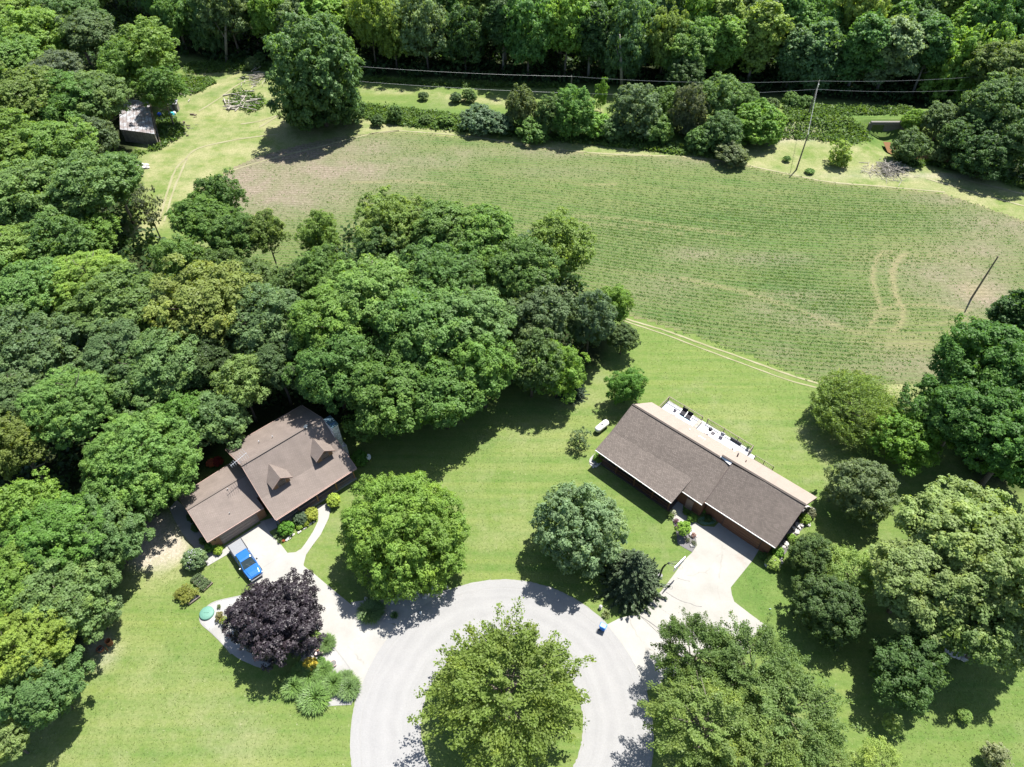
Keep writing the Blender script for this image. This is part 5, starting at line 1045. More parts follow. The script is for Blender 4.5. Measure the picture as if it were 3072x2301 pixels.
wire(f4+lo*2.0, D(600, 160, 6.2), .6, 'lower power line running left from the hedgerow pole'); wire(f4+lo*2.0, f2+lo, .8, 'lower power line between the two linked poles'); wire(f2+lo, D(2212, 186, 7.4), .9, 'lower power line running right from the bank pole')
wire(f3, f2, .2, 'service wire dropping from the bank pole to the field-edge pole'); wire(f3+Vector((0, 0, -.5)), f2+Vector((0, 0, -1.3)), .2, 'second service wire between the bank and field-edge poles')

# ================================================================== TREES. kind, x, y, radius (2212-wide px), crown-centre height m, tint, label, vertical stretch
TREES = [
 # --- open grown, near
 ('maple',876,1150,146,4.9,G2,'big round green maple between the log house and the grassy gap',1.0,0),
 ('purple',600,1338,104,3.9,PU,'dark purple-leaved maple shading the left driveway',1.0,0),
 ('fine',1095,1490,162,5.2,(.078,.115,.032),'wide feathery yellow-green tree on the turning circle island',1.05,0),
 ('round',1252,1142,100,5.2,SIL,'pale silvery green maple in front of the ranch house',1.15,0),
 ('willow',1838,885,92,4.0,(.10,.15,.055),'wind-swept willow on the back lawn below the field',1.0,0),
 ('sparse',1252,947,26,1.9,(.06,.09,.05),'small twisted sparse tree next to the white propane tank',.9,0),
 ('loose',1355,833,40,3.6,(.06,.13,.03),'small leaning tree behind the left end of the ranch house',1.0,0),
 ('round',1862,1058,70,4.4,GY,'grey-green rounded tree right of the ranch house end',1.1,1),
 ('loose',1962,955,66,4.6,(.075,.145,.03),'bright green small tree between the willow and the dark big tree',.95,1),
 ('oak',2135,795,118,10,DG,'large dark walnut at the right edge, upper crown toward the field',1.0,0),
 ('oak',2080,900,95,8.5,DG,'dark lower limb tree left of the large right edge walnut',.95,1),
 ('oak',2195,960,110,9,DG,'dark tree at the right edge below the large walnut',1.0,2),
 ('tall',2200,690,60,9,G4,'dark narrow crown at the right edge above the large walnut',.8,0),
 ('oak',2080,1160,118,10,G5,'pale leafy cottonwood right of the dark shrubs, upper crown',.95,2),
 ('oak',2175,1230,120,11,G5,'pale leafy cottonwood crown at the right edge beside the fallen trunk',.95,1),
 ('oak',1985,1250,100,8.5,G5,'pale green cottonwood crown left of the two right edge ones',.9,0),
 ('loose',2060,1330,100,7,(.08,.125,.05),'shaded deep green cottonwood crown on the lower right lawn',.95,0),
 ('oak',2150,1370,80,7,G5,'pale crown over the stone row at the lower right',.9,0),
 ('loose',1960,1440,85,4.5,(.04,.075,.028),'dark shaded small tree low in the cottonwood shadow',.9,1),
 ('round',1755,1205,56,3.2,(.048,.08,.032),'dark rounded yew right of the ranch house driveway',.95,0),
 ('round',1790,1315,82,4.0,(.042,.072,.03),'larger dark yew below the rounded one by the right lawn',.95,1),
 ('finesmall',1838,1235,62,4.5,(.115,.175,.06),'light feathery small tree between the two dark yews and the cottonwoods',.9,0),
 ('spruce',1362,1262,74,0.2,(.062,.092,.045),'dark spruce under the silvery maple by the turning circle',.95,0),
 ('fine',1500,1415,104,6,(.05,.085,.028),'dark fine-leaved tree overhanging the foot of the right driveway',.95,1),
 ('fine',1625,1450,110,6.5,(.066,.108,.04),'light fine-leaved tree right of the driveway foot',.95,0),
 ('fine',1530,1575,130,8,(.082,.122,.042),'yellow-green feathery tree at the bottom edge beside the road',.9,1),
 ('fine',1700,1545,118,7.5,(.075,.118,.045),'pale feathery tree at the lower right middle of the clump',.95,0),
 ('fine',1640,1660,120,8,(.082,.12,.038),'yellowish feathery tree cut by the bottom edge',.9,1),
 ('finesmall',1790,1635,60,4,(.11,.155,.06),'small pale tree at the bottom edge right of the feathery clump',.9,0),
 ('sapling',1928,1560,20,1.8,(.13,.18,.07),'tiny pale sapling in the shade of the lower right lawn',1,0),
 ('finesmall',1905,1640,50,2.5,(.13,.18,.06),'low light sapling at the bottom edge of the right lawn',.8,0),
 ('sapling',2150,1632,26,1.8,(.12,.14,.09),'pale sapling with a plum-coloured neighbour in the bottom right corner',1,0),
 ('bush',2085,1545,14,.8,(.10,.16,.05),'small round bush on the lower right lawn',.8,0),
 # --- left wood, bottom up
 ('round',12,1600,48,4.5,G5,'light green tree in the bottom left corner',1,0),
 ('oak',95,1490,80,6,(.06,.11,.045),'dark green tree at the foot of the left wood casting a shadow on the lawn',.9,0),
 ('maple',55,1395,96,8,(.115,.165,.04),'yellow-green maple at the left edge above the lowest wood trees',.9,1),
 ('loose',205,1330,46,3.5,G3,'low green tree hanging over the burn barrels',.9,0),
 ('oak',135,1290,82,7.5,(.08,.13,.055),'blue-green oak behind the burn barrels',.95,1),
 ('oak',20,1260,80,9,G2,'bright green crown at the left edge level with the raised beds',.95,2),
 ('oak',228,1165,80,6.0,(.065,.115,.05),'dark oak beside the bare dirt patch',1.0,0),
 ('oak',120,1160,80,9,G1,'mid green oak left of the dirt patch oak',.95,1),
 ('loose',45,1100,70,8.5,G2,'bright tree at the left edge below the olive crown',.95,1),
 ('loose',30,960,70,10,OL,'olive brown-tinged crown at the left edge',.95,0),
 ('maple',312,1000,122,6.9,(.085,.155,.05),'large light green maple left of the garage roof',.95,0),
 ('maple',150,880,102,10.5,(.085,.155,.052),'large light green maple left of the garage-side maple',.9,1),
 ('oak',70,755,100,11,(.062,.102,.054),'bluish dark oak at the left edge of the wood',.85,1),
 ('oak',20,870,70,10.5,(.058,.095,.045),'dark blue-green crown below the bluish oak',.9,2),
 ('oak',255,770,80,10.5,(.06,.10,.05),'deep green crown right of the bluish oak',.9,0),
 ('oak',340,805,82,10,(.07,.12,.05),'grey-green oak above the two light maples',.9,1),
 ('loose',395,905,60,7.5,G1,'mid green tree tucked between the maples and the log house',.95,0),
 ('loose',470,905,62,6.8,(.07,.12,.055),'soft green tree just above the log house back roof',.95,1),
 ('loose',520,830,58,8.5,(.095,.145,.055),'speckled light tree above the log house back roof',.95,0),
 ('oak',445,670,112,11.5,(.115,.15,.05),'broad yellow-tinged oak in the middle of the left wood',.85,0),
 ('oak',420,790,80,8.5,(.035,.06,.025),'dark shaded oak beneath the yellow-tinged one',.9,2),
 ('oak',285,660,90,11,(.08,.13,.05),'mid green oak left of the yellow-tinged one',.85,1),
 ('maple',185,610,88,11,(.115,.18,.05),'bright yellow-green crown in the left wood above the bluish oak',.85,0),
 ('oak',60,640,82,11.5,(.07,.13,.045),'green oak at the left edge above the bluish oak',.85,0),
 ('oak',25,540,70,11.5,(.10,.16,.05),'light crown at the left edge near the small clearing',.85,2),
 ('loose',120,530,60,11,(.06,.11,.04),'dark green tree left of the tan farm track end',.9,0),
 ('loose',195,510,58,8,(.085,.15,.04),'bright green tree left of the tan farm track end',.85,1),
 ('oak',575,700,80,10.5,(.07,.115,.06),'grey-green oak left of the tall central clump',.95,1),
 ('oak',600,790,62,8.5,(.05,.085,.04),'shaded tree above the log house chimney side',.95,0),
 # --- central clump
 ('oak',712,705,88,12,(.085,.15,.04),'bright green oak at the left shoulder of the central clump',.95,0),
 ('oak',800,640,98,12.5,(.09,.155,.05),'light green oak in the upper middle of the central clump',.85,1),
 ('oak',905,700,104,12,(.07,.13,.045),'big green oak in the middle of the central clump',.95,2),
 ('oak',722,800,92,9.5,(.055,.11,.035),'deep green oak directly above the log house chimney',1.0,1),
 ('oak',848,862,96,7.6,(.065,.12,.035),'large oak behind the round maple',1.0,0),
 ('oak',960,850,92,7.6,(.06,.115,.035),'large oak casting shade on the grassy gap',1.0,2),
 ('loose',1045,790,68,9,(.075,.14,.04),'bright-tipped tree at the right side of the central clump',1.1,0),
 ('oak',1010,690,80,11,(.075,.13,.055),'soft green oak right of the clump middle',.95,1),
 ('loose',1160,685,74,9.5,(.065,.10,.055),'grey-green thorny looking tree near the field corner',.95,1),
 ('loose',1150,790,66,6.8,(.06,.10,.042),'dark tree below the grey thorny looking one',1.0,0),
 ('loose',1205,800,62,5.8,(.085,.15,.035),'bright leafy tree at the edge of the grassy gap',1.1,1),
 ('round',1275,690,56,7.5,(.06,.095,.06),'blue-grey tree at the right end of the central clump',1.35,0),
 ('loose',1325,660,40,6,(.085,.15,.035),'bright narrow tree at the far right tip of the clump',1.15,0),
 ('round',1345,730,36,3.5,(.06,.095,.045),'dark low tree at the right tip above the leaning small tree',1,1),
 ('spruce',1235,850,34,0.1,(.035,.06,.035),'dark conifer at the right foot of the central clump',1,0),
 ('oak',855,490,72,12.5,(.085,.13,.04),'olive green oak at the top left of the central clump',1.0,1),
 ('oak',960,500,72,12.5,(.07,.12,.04),'green oak poking up into the field',.95,0),
 ('oak',1040,520,78,12,(.075,.135,.04),'broad green oak below the hedgerow, above the clump',1.0,2),
 ('oak',1105,590,76,11,(.06,.11,.035),'deep green oak right of the broad one',1.05,1),
 ('loose',1200,545,66,8.5,(.10,.155,.045),'light yellow-green tree reaching over the field',1.1,0),
 ('oak',960,600,90,12,(.06,.115,.04),'dark oak under the one poking into the field',.9,1),
 ('loose',820,560,60,11,(.05,.09,.035),'dark gap-filling tree left of the dark oak',1,0),
 ('loose',700,590,60,9.5,(.07,.125,.04),'green tree left of the central clump, above its shoulder',1.05,1),
 ('loose',690,510,48,9,(.085,.14,.04),'small light tree standing out over the brown field corner',1.15,0),
 ('loose',575,500,40,9,(.08,.12,.04),'thin tree standing alone against the brown field corner',1.35,1),
 ('oak',505,510,52,9,(.06,.11,.035),'green tree left of the thin one by the brown field corner',1.0,0),
 ('oak',436,478,58,10,(.065,.12,.035),'tall green tree beside the tan farm track',1.05,2),
 ('loose',470,430,50,10,(.05,.095,.03),'dark narrow tree touching the brown field',1.2,1),
 ('loose',395,560,56,8,(.07,.125,.04),'low green tree under the farm track tree',.95,0),
 ('loose',480,580,50,7.5,(.06,.10,.035),'dark small tree below the dark narrow one',.95,1),
 ('sparse',318,450,36,7,(.055,.07,.045),'thin grey open tree in front of the farm track',1.6,0),
 ('loose',560,600,48,7,(.07,.11,.045),'soft green tree between the left wood and the clump',.95,1),
 ('loose',640,620,50,8,(.06,.10,.04),'shaded tree between the left wood and the clump shoulder',1,0),
 # --- upper left wood
 ('oak',60,430,92,12,(.085,.14,.055),'wide green oak at the left edge level with the farm track',.85,0),
 ('oak',170,420,84,12,(.07,.12,.05),'wide green oak left of the farm track',.85,1),
 ('oak',245,390,62,9.5,(.065,.12,.045),'green oak below the old barn',.95,2),
 ('oak',130,330,82,12,(.09,.155,.045),'bright oak left of the old barn',.85,0),
 ('oak',30,320,80,12.5,(.085,.14,.04),'yellow-touched oak at the left edge level with the barn',.85,1),
 ('round',205,300,46,9,(.06,.09,.055),'blue-grey tree pressed against the barn roof',1.0,0),
 ('oak',205,215,64,11,(.075,.12,.05),'grey-green oak behind the barn roof',.9,2),
 ('oak',60,225,80,12.5,(.09,.135,.045),'olive oak in the upper left wood',.85,0),
 ('oak',140,225,62,12,(.06,.12,.035),'deep green oak above the bright barn one',.85,1),
 ('oak',120,160,60,12.5,(.065,.09,.065),'silvery grey crown high in the upper left wood',.85,2),
 ('oak',30,140,70,12.5,(.085,.15,.05),'light oak at the left edge, third from the top',.85,0),
 ('oak',85,75,66,12.5,(.10,.165,.045),'yellow-green oak near the top left corner',.85,1),
 ('oak',190,75,56,12.5,(.065,.10,.055),'grey-green oak left of the walnut near the top',.85,0),
 ('oak',20,30,64,12.5,(.11,.17,.05),'bright oak in the top left corner',.85,2),
 ('oak',150,35,56,13,(.06,.11,.045),'dark oak second from the top left corner',.85,1),
 ('loose',262,150,50,9.5,(.075,.135,.04),'lower left crown of the tall walnut group by the barn',1.1,0),
 ('loose',312,110,62,12,(.095,.155,.045),'tall light walnut rising behind the barn',.9,0),
 ('loose',345,190,44,9,(.06,.115,.035),'small dark walnut right of the tall light one',1.1,1),
 # --- field tree and hedgerow
 ('round',682,160,97,12.0,(.058,.105,.045),'huge round-topped tree standing alone at the field corner',1.36,1),
 ('round',668,235,60,4.5,(.05,.10,.04),'lower skirt crown of the lone field corner tree group',.9,0),
 ('round',738,230,50,4.5,(.045,.085,.035),'dark low tree hugging the right foot of the lone field tree',1.1,1),
 ('round',1125,238,36,4.7,(0.075,0.103,0.052),'upright dark green hedgerow tree, first from the left',1.55,0),
 ('bush',1035,262,39,2.0,(0.063,0.103,0.069),'blue-green low hedgerow shrub left of the first upright tree',.8,0),
 ('bush',1075,268,32,2.0,(0.057,0.098,0.063),'blue-green hedgerow shrub touching the first upright tree',.85,1),
 ('round',1190,250,37,4.5,(0.057,0.098,0.040),'dark left half of the broad hedgerow pair',1.4,1),
 ('round',1235,248,53,4.9,(0.063,0.127,0.040),'broad green hedgerow tree in front of the left wire pole',1.15,0),
 ('bush',1292,275,32,2.2,(0.092,0.172,0.040),'bright low hedgerow shrub between the broad and grey trees',1,0),
 ('round',1372,242,56,5.2,(0.075,0.115,0.069),'grey-green rounded hedgerow tree',1.15,1),
 ('bush',1322,285,30,2.0,(0.057,0.098,0.046),'dark low shrub at the left foot of the grey-green hedgerow tree',1,1),
 ('bush',1432,248,35,2.7,(0.098,0.172,0.040),'yellow-green hedgerow shrub right of the grey-green tree',1,0),
 ('loose',1487,248,39,4.7,(0.063,0.081,0.052),'brownish vine-hung hedgerow tree',1.5,0),
 ('round',1552,215,51,6.2,(0.081,0.138,0.057),'tall hedgerow tree nearest the bank pole',1.15,0),
 ('round',1560,290,49,3.4,(0.057,0.103,0.046),'dark hedgerow tree below the tall one',1.0,1),
 ('round',1635,272,56,3.4,(0.081,0.155,0.040),'bright round shrub tree at the right end of the hedgerow',.95,0),
 ('bush',1580,335,39,1.6,(0.063,0.086,0.046),'scraggly low shrub spilling onto the field edge',.7,1),
 ('sapling',1300,205,13,4,(.08,.15,.035),'slender vine-covered stump tree beyond the far grass road',2.2,0),
 ('bush',914,208,11,.9,(.06,.10,.05),'small round bush on the far grass road, leftmost',.9,0),
 ('bush',985,212,14,1,(.06,.10,.055),'small bush of the pair on the far grass road, left one',1,1),
 ('bush',1014,209,15,1.2,(.065,.11,.045),'small bush of the pair on the far grass road, right one',1.2,0),
 ('bush',853,248,17,1.6,(.07,.12,.05),'feathery bush at the ditch right of the lone field tree',1.4,1),
 ('bush',545,140,16,1.2,(.08,.12,.06),'pale bush at the far end of the clearing',1,0),
 ('bush',560,128,14,1,(.07,.12,.05),'low bush behind the pale one at the clearing end',1,1),
 ('bush',815,262,14,1,(.05,.09,.04),'dark small shrub in the ditch right of the lone tree',1,0),
 ('bush',965,262,18,1,(.075,.13,.04),'light low shrub in the ditch before the blue-green ones',.8,1),
 ('bush',920,258,14,.9,(.065,.11,.04),'low green shrub in the middle of the weedy ditch',.8,0),
 ('bush',1150,285,34,1.8,(.07,.13,.04),'low green hedgerow shrub filling the gap after the first upright tree',.9,0),
 ('bush',1420,285,34,2.2,(.07,.125,.04),'low green hedgerow shrub below the yellow-green one',1,1),
 ('round',1440,230,38,4,(.07,.12,.045),'mid green hedgerow tree between the grey-green and brownish ones',1.2,0),
 ('bush',1515,305,34,2,(.06,.11,.04),'leafy shrub at the foot of the vine-hung tree',1,0),
 ('round',1600,225,40,4.5,(.065,.12,.04),'green hedgerow tree right of the tall one',1.1,1),
 # --- creek side
 ('sapling',1816,336,25,2.2,(.12,.175,.05),'small yellow-green sapling on the tan grass by the creek',.95,0),
 ('loose',1962,318,36,3.2,(.06,.10,.045),'dark spreading small tree over the brush pile',.9,0),
 ('round',1975,262,27,2.4,(.09,.16,.035),'bright bush right of the culvert opening',1,0),
 ('bush',1735,228,22,2,(.065,.12,.04),'green bush behind the bank pole, right one',1.1,1),
 ('bush',1708,222,20,2,(.075,.13,.05),'pale green bush behind the bank pole, left one',1.2,0),
 ('bush',1665,228,18,1.6,(.065,.10,.045),'small bush left of the two behind the bank pole',1,1),
 ('bush',1700,343,8,.6,(.06,.12,.035),'tiny bush on tan grass near the field edge pole',.8,0),
 ('bush',1750,370,11,.4,(.07,.13,.04),'flat weedy bush right of the field edge pole foot',.5,1),
 ('round',2035,262,42,4.5,(.07,.11,.055),'grey-green rounded tree right of the culvert',1.0,1),
 ('round',2085,300,52,5,(.045,.085,.035),'dark tree in the creek side wood nearest the brush pile',1.0,0),
 ('loose',2130,340,54,4.5,(.035,.07,.03),'very dark tree low in the creek side wood',1.0,1),
 ('oak',2150,240,70,9,(.06,.105,.045),'big green tree of the creek side wood',1.0,0),
 ('oak',2200,310,62,7,(.05,.09,.04),'dark tree at the right edge of the creek side wood',1.0,1),
 ('oak',2175,150,64,11,(.085,.125,.05),'yellowish tall tree at the top right edge',1.15,2),
 ('bush',2120,372,24,1.2,(.06,.08,.05),'grey weedy shrub at the foot of the creek side wood',.8,0),
 ('bush',2025,335,22,1.5,(.08,.12,.055),'pale shrub between the spreading small tree and creek wood',1,1),
 ('round',1484,112,62,8,(.085,.15,.05),'bright round-topped tree standing forward of the far wood',1.05,0),
 ('round',1480,170,44,4.5,(.05,.09,.04),'dark lower tree beneath the bright round-topped one',1,1),
]
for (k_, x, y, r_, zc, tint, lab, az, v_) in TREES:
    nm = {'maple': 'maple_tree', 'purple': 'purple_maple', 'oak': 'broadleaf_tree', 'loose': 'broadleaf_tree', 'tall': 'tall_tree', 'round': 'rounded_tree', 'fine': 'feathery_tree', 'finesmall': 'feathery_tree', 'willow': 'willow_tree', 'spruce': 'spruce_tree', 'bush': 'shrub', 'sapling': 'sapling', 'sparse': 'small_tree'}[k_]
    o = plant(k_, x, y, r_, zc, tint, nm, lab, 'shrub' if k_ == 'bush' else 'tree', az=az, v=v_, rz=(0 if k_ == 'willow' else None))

# --- the far wood: four staggered rows of tall trees behind the grass road
TN = [('deep green', (.05, .105, .038)), ('blue-green', (.055, .10, .052)), ('bright green', (.085, .15, .04)), ('grey-green', (.07, .105, .055)), ('dark', (.036, .07, .03)), ('yellowish', (.10, .145, .045)), ('mid green', (.062, .12, .04)), ('silvery', (.085, .125, .075))]
def where(x):
    M_ = [(420, 'behind the clearing end'), (505, 'above the pale clearing bushes'), (590, 'just left of the lone field tree'), (700, 'straight behind the lone field tree'), (800, 'just right of the lone field tree'), (880, 'behind the feathery ditch bush'), (960, 'behind the leftmost far bush'), (1040, 'behind the pair of far bushes'),
          (1125, 'behind the first upright hedgerow tree'), (1200, 'left of the hedgerow wire pole'), (1270, 'right of the hedgerow wire pole'), (1350, 'behind the slender vine-covered tree'), (1430, 'left of the forward round-topped tree'), (1500, 'behind the forward round-topped tree'),
          (1590, 'behind the tall hedgerow tree'), (1680, 'left of the bank pole'), (1760, 'straight behind the bank pole'), (1850, 'left of the culvert'), (1930, 'straight behind the culvert'), (2010, 'right of the culvert'), (2090, 'above the creek side wood'), (2170, 'near the top right corner'), (2260, 'at the right edge of the far wood')]
    return min(M_, key=lambda t: abs(t[0]-x))[1]
seen = {}
rw = np.random.default_rng(77)
def rowtree(px, ybase, row, hmin, hmax):
    b = D(px, ybase); h = rw.uniform(hmin, hmax); ti = int(rw.integers(0, len(TN))); tn, tc_ = TN[ti]
    kd = ['tall', 'oak', 'tall', 'loose'][int(rw.integers(0, 4))]
    if kd == 'tall': R_ = rw.uniform(4.6, 6.0); az = rw.uniform(.85, 1.05); zc = h-R_*1.9*az
    else: R_ = rw.uniform(5.0, 6.8); az = rw.uniform(1.3, 1.75); zc = h-R_*az
    size = 'tall' if h > (hmin+hmax)/2 else 'lower'
    lab = f'{size} {tn} {row} woodland tree {where(px)}'
    k = seen.get(lab, 0); seen[lab] = k+1
    if k: lab = f'{size} {tn} {["", "leaning", "narrow", "broad", "ragged", "dense"][min(k, 5)]} {row} woodland tree {where(px)}'
    plant(kd, 0, 0, 0, max(zc, 5.5), tuple(c*1.2 for c in tc_), 'woodland_tree', lab, 'tree', az=az, group='trees of the far wood', conv=lambda *a: Vector((b.x, b.y, max(zc, 5.5))), rm=R_)
for k in range(27): rowtree(395+k*68+rw.uniform(-16, 16), np.interp(395+k*68, [390, 700, 1250, 1560, 1860, 2100, 2250], [112, 140, 172, 180, 200, 215, 225])+rw.uniform(-4, 3), 'front-row', 16, 22)
for k in range(29): rowtree(370+k*66+rw.uniform(-18, 18), np.interp(370+k*66, [390, 700, 1250, 1560, 1860, 2250], [88, 112, 140, 148, 165, 190])+rw.uniform(-5, 5), 'second-row', 18, 24)
for k in range(30): rowtree(330+k*65+rw.uniform(-18, 18), np.interp(330+k*65, [390, 700, 1250, 1860, 2250], [55, 78, 100, 118, 150])+rw.uniform(-6, 6), 'third-row', 18, 25)
for k in range(28): rowtree(-20+k*82+rw.uniform(-20, 20), np.interp(k*82, [0, 700, 1250, 1860, 2250], [20, 40, 60, 75, 105])+rw.uniform(-6, 6), 'rearmost', 18, 25)
for k in range(24): rowtree(-20+k*96+rw.uniform(-20, 20), 8+rw.uniform(-6, 6), 'backmost', 18, 26)
# pale bare trunks seen at the wood edge
for (x0, y0, x1, y1, lab) in ((490,136,462,42,'tall pale bare trunk at the end of the clearing'), (1343,193,1352,120,'pale slanting trunk at the wood edge right of the wire pole')):
    b = D(x0, y0); t = D(x1, y1, 15); MBt = MB().tube([(0, 0, -.1), ((t.x-b.x)*.4, 0, 7), ((t.x-b.x)*.8, .2, 13)], [.42, .3, .16], 8)
    o = thing('bare_trunk', lab, 'tree', (b.x, b.y, 0)); MBt.build('trunk', M['pale_bark'], o, smooth=True)
    MB().tube([((t.x-b.x)*.35, 0, 6), ((t.x-b.x)*.35-1.6, .3, 10)], [.16, .06], 6).build('limb', M['pale_bark'], o)
# bare bleached limb among the cottonwoods
o = thing('dead_limb', 'bleached bare trunk showing among the pale cottonwoods', 'tree', T(2,2,1940,560)); a = T(2,2,2135,470,9)-T(2,2,1940,560); MB().tube([(0, 0, 0), a*.4+Vector((0, 0, 2)), a], [.28, .2, .07], 8).build('trunk', M['pale_bark'], o)

# ================================================================== garden plants
GT = [tuft_mesh('grass_blades', s, 1.3, 1.25, 1300, .036, lean=.85) for s in (1, 2)]; ST = [tuft_mesh('strap_leaves', 5, .9, .8, 90, .06)]
for me in GT+ST: me.materials.append(M['blade'])
def tuft(conv, x, y, rm, tint, label, me=None, name='grass_clump', cat='ornamental grass', h=1.0):
    p = conv(x, y, .5*h); o = thing(name, label, cat, (p.x, p.y, 0), RNG.uniform(0, 6)); c = put('blades', me or GT[int(RNG.integers(0, 2))], None, o, color=tint); c.scale = (rm/1.3, rm/1.3, h); return o
GB = (.105, .185, .042); GBd = (.10, .165, .05)
for x, y, r_, lab in ((900,1320,1.6,'arching grass clump at the left of the big grass bed'), (1020,1240,1.8,'tall arching grass clump in the top middle of the big grass bed'), (1050,1395,2.1,'largest arching grass clump at the bottom of the big grass bed'), (1180,1300,1.5,'grass clump right of the largest one'), (960,1215,1.4,'grass clump under the purple maple edge'), (1110,1210,1.3,'grass clump right of the golden shrub')):
    tuft(Z3, x, y, r_, GB, lab, h=1.35)
for x, y, r_, lab in ((1290,1330,1.6,'loose blue-green grass clump nearest the road'), (1130,1015,1.3,'pale fountain grass beside the stone bench'), (1450,785,1.8,'fountain grass at the mouth of the left driveway')):
    tuft(Z3, x, y, r_, GBd, lab, h=1.15)
tuft(Z3, 1270, 1265, 1.1, GBd, 'small grass clump above the loose blue-green one', h=1)
tuft(T1 := (lambda x, y, z=0: T(1,2,x,y,z)), 1718, 662, .95, (.14,.17,.06), 'spiky yellow-green plant above the wheelie bin', ST[0], 'spiky_plant', 'plant')
tuft(T1, 340, 668, .9, (.08,.15,.04), 'leafy clump in the roadside bed corner', ST[0], 'leafy_clump', 'plant')
tuft(T1, 215, 640, 1.3, GBd, 'striped grass clump in the roadside bed', h=1)
def bush(conv, x, y, rm, tint, label, kd='bush', zc=None, az=1.0, name='shrub', cat='shrub'):
    zc = zc or rm*.7; p = conv(x, y, zc)
    return plant(kd, 0, 0, 0, zc, tint, name, label, cat, az=az, conv=lambda *a: p, rm=rm)
bush(Z3, 1025, 1175, .85, (.24,.21,.04), 'golden yellow shrub in the grass bed by the left driveway')
bush(Z3, 1095, 1150, .6, (.08,.15,.05), 'small green shrub right of the golden one')
o = bush(Z3, 195, 420, 1.45, (.085,.13,.075), 'round white-flowered shrub at the end of the garage side path', az=1.1)
r = np.random.default_rng(4); d = unit(r.normal(size=(150, 3))); d[:, 2] = np.abs(d[:, 2])*1.1-.2; Pf = unit(d)*r.uniform(1.2, 1.5, (150, 1))*np.array([1, 1, .95]); v, q = cards(Pf, unit(d+r.normal(size=d.shape)*.4), np.full(150, .15), np.full(150, .13), r)
fm = mesh_np('flowers', v, q); put('flowers', fm, M['greyfab'], o, (0, 0, 1.0), kind='stuff')
bush(Z3, 850, 200, 1.05, (.07,.16,.03), 'clipped round green shrub by the garage corner of the entry')
bush(Z3, 950, 130, 1.0, (.055,.085,.06), 'dark bluish shrub in the front bed')
bush(Z3, 1028, 100, .95, (.17,.20,.045), 'yellow-green shrub at the head of the curved walk')
bush(Z3, 985, 165, .5, (.15,.20,.04), 'small lime shrub between the dark and yellow ones')
bush(Z3, 945, 190, .45, (.14,.22,.05), 'small light green shrub below the dark bluish one')
tuft(Z3, 785, 240, 1.0, (.10,.15,.06), 'spiky leaved plant at the corner of the left driveway', ST[0], 'spiky_plant', 'plant')
tuft(Z3, 800, 285, .6, (.09,.13,.06), 'small spiky plant below the larger spiky one', ST[0], 'spiky_plant', 'plant')
bush(Z3, 828, 290, .2, (.45,.12,.06), 'tiny red flower clump at the corner of the front bed', 'tiny', .2, name='flower_clump', cat='flowers')
bush(Z1, 1430, 915, 1.0, (.17,.23,.05), 'light yellow-green shrub by the porch and round maple', zc=.8)
bush(Z1, 1650, 560, 1.2, (.06,.13,.03), 'shaded green shrub left of the yard dish')
for x, y, r_, c_, lab in ((310,335,.7,(.07,.14,.035),'green shrub at the outer garage corner'), (365,355,.6,(.15,.22,.04),'lime shrub in front of the garage wall corner'), (215,190,.7,(.04,.08,.03),'dark shrub halfway along the garage side wall'), (180,120,.7,(.04,.075,.03),'dark shrub farther back along the garage side wall'), (260,290,.6,(.05,.09,.035),'dark shrub near the front of the garage side wall')):
    bush(Z3, x, y, r_, c_, lab)
bush(Z1, 440, 590, .8, (.30,.05,.04), 'dark red leaved shrub behind the garage roof', zc=.9); bush(Z1, 380, 600, .7, (.28,.09,.06), 'rust red shrub at the back corner of the garage', zc=.8)
for x, y, r_, c_, lab in ((372,757,.28,(.10,.14,.05),'small plant alone in the pointed gravel bed'), (378,828,.62,(.16,.15,.06),'brownish lily clump in the pointed gravel bed'), (412,862,.6,(.19,.24,.05),'lime plant near the purple maple in the gravel bed')):
    bush(Z3, x, y, r_, c_, lab, 'tiny', r_*.8, name='bed_plant', cat='plant')
tuft(Z3, 375, 822, .6, (.13,.13,.05), 'strap-leaved plant over the brownish lily clump', ST[0], 'strap_plant', 'plant')
# ranch house plants
for x, y, r_, c_, lab in ((1708,1465,.85,(.17,.24,.08),'pale round shrub at the front of the rock border'), (1750,1382,.7,(.10,.19,.04),'bright green shrub second from the front of the rock border'), (1858,1268,.65,(.12,.2,.05),'light green shrub in the middle of the rock border'), (1965,1115,.75,(.13,.2,.045),'light shrub near the back of the rock border'), (2003,1070,.8,(.10,.11,.085),'greyish purple shrub at the back of the rock border'), (1725,1340,.5,(.08,.14,.05),'small shrub at the garage corner of the ranch house'),
        (305,625,.8,(.09,.16,.04),'green shrub at the left corner of the ranch house'), (1155,1045,.45,(.10,.18,.04),'small shrub against the garage entry wall'), (1060,1108,.6,(.08,.15,.035),'green shrub beside the ranch entry walk'), (1630,1415,.55,(.05,.09,.03),'shaded shrub beside the right garage corner'), (1010,1060,.45,(.06,.11,.03),'dark shrub in the shaded ranch entry bed'), (1190,1110,.5,(.045,.08,.03),'dark shrub in the bed left of the ranch garage door')):
    bush(Z2, x, y, r_, c_, lab)
bush(Z5, 1000, 280, 1.0, (.13,.22,.045), 'little round-headed tree in the dark mulch bed', 'bush', 1.5, name='small_tree', cat='tree')
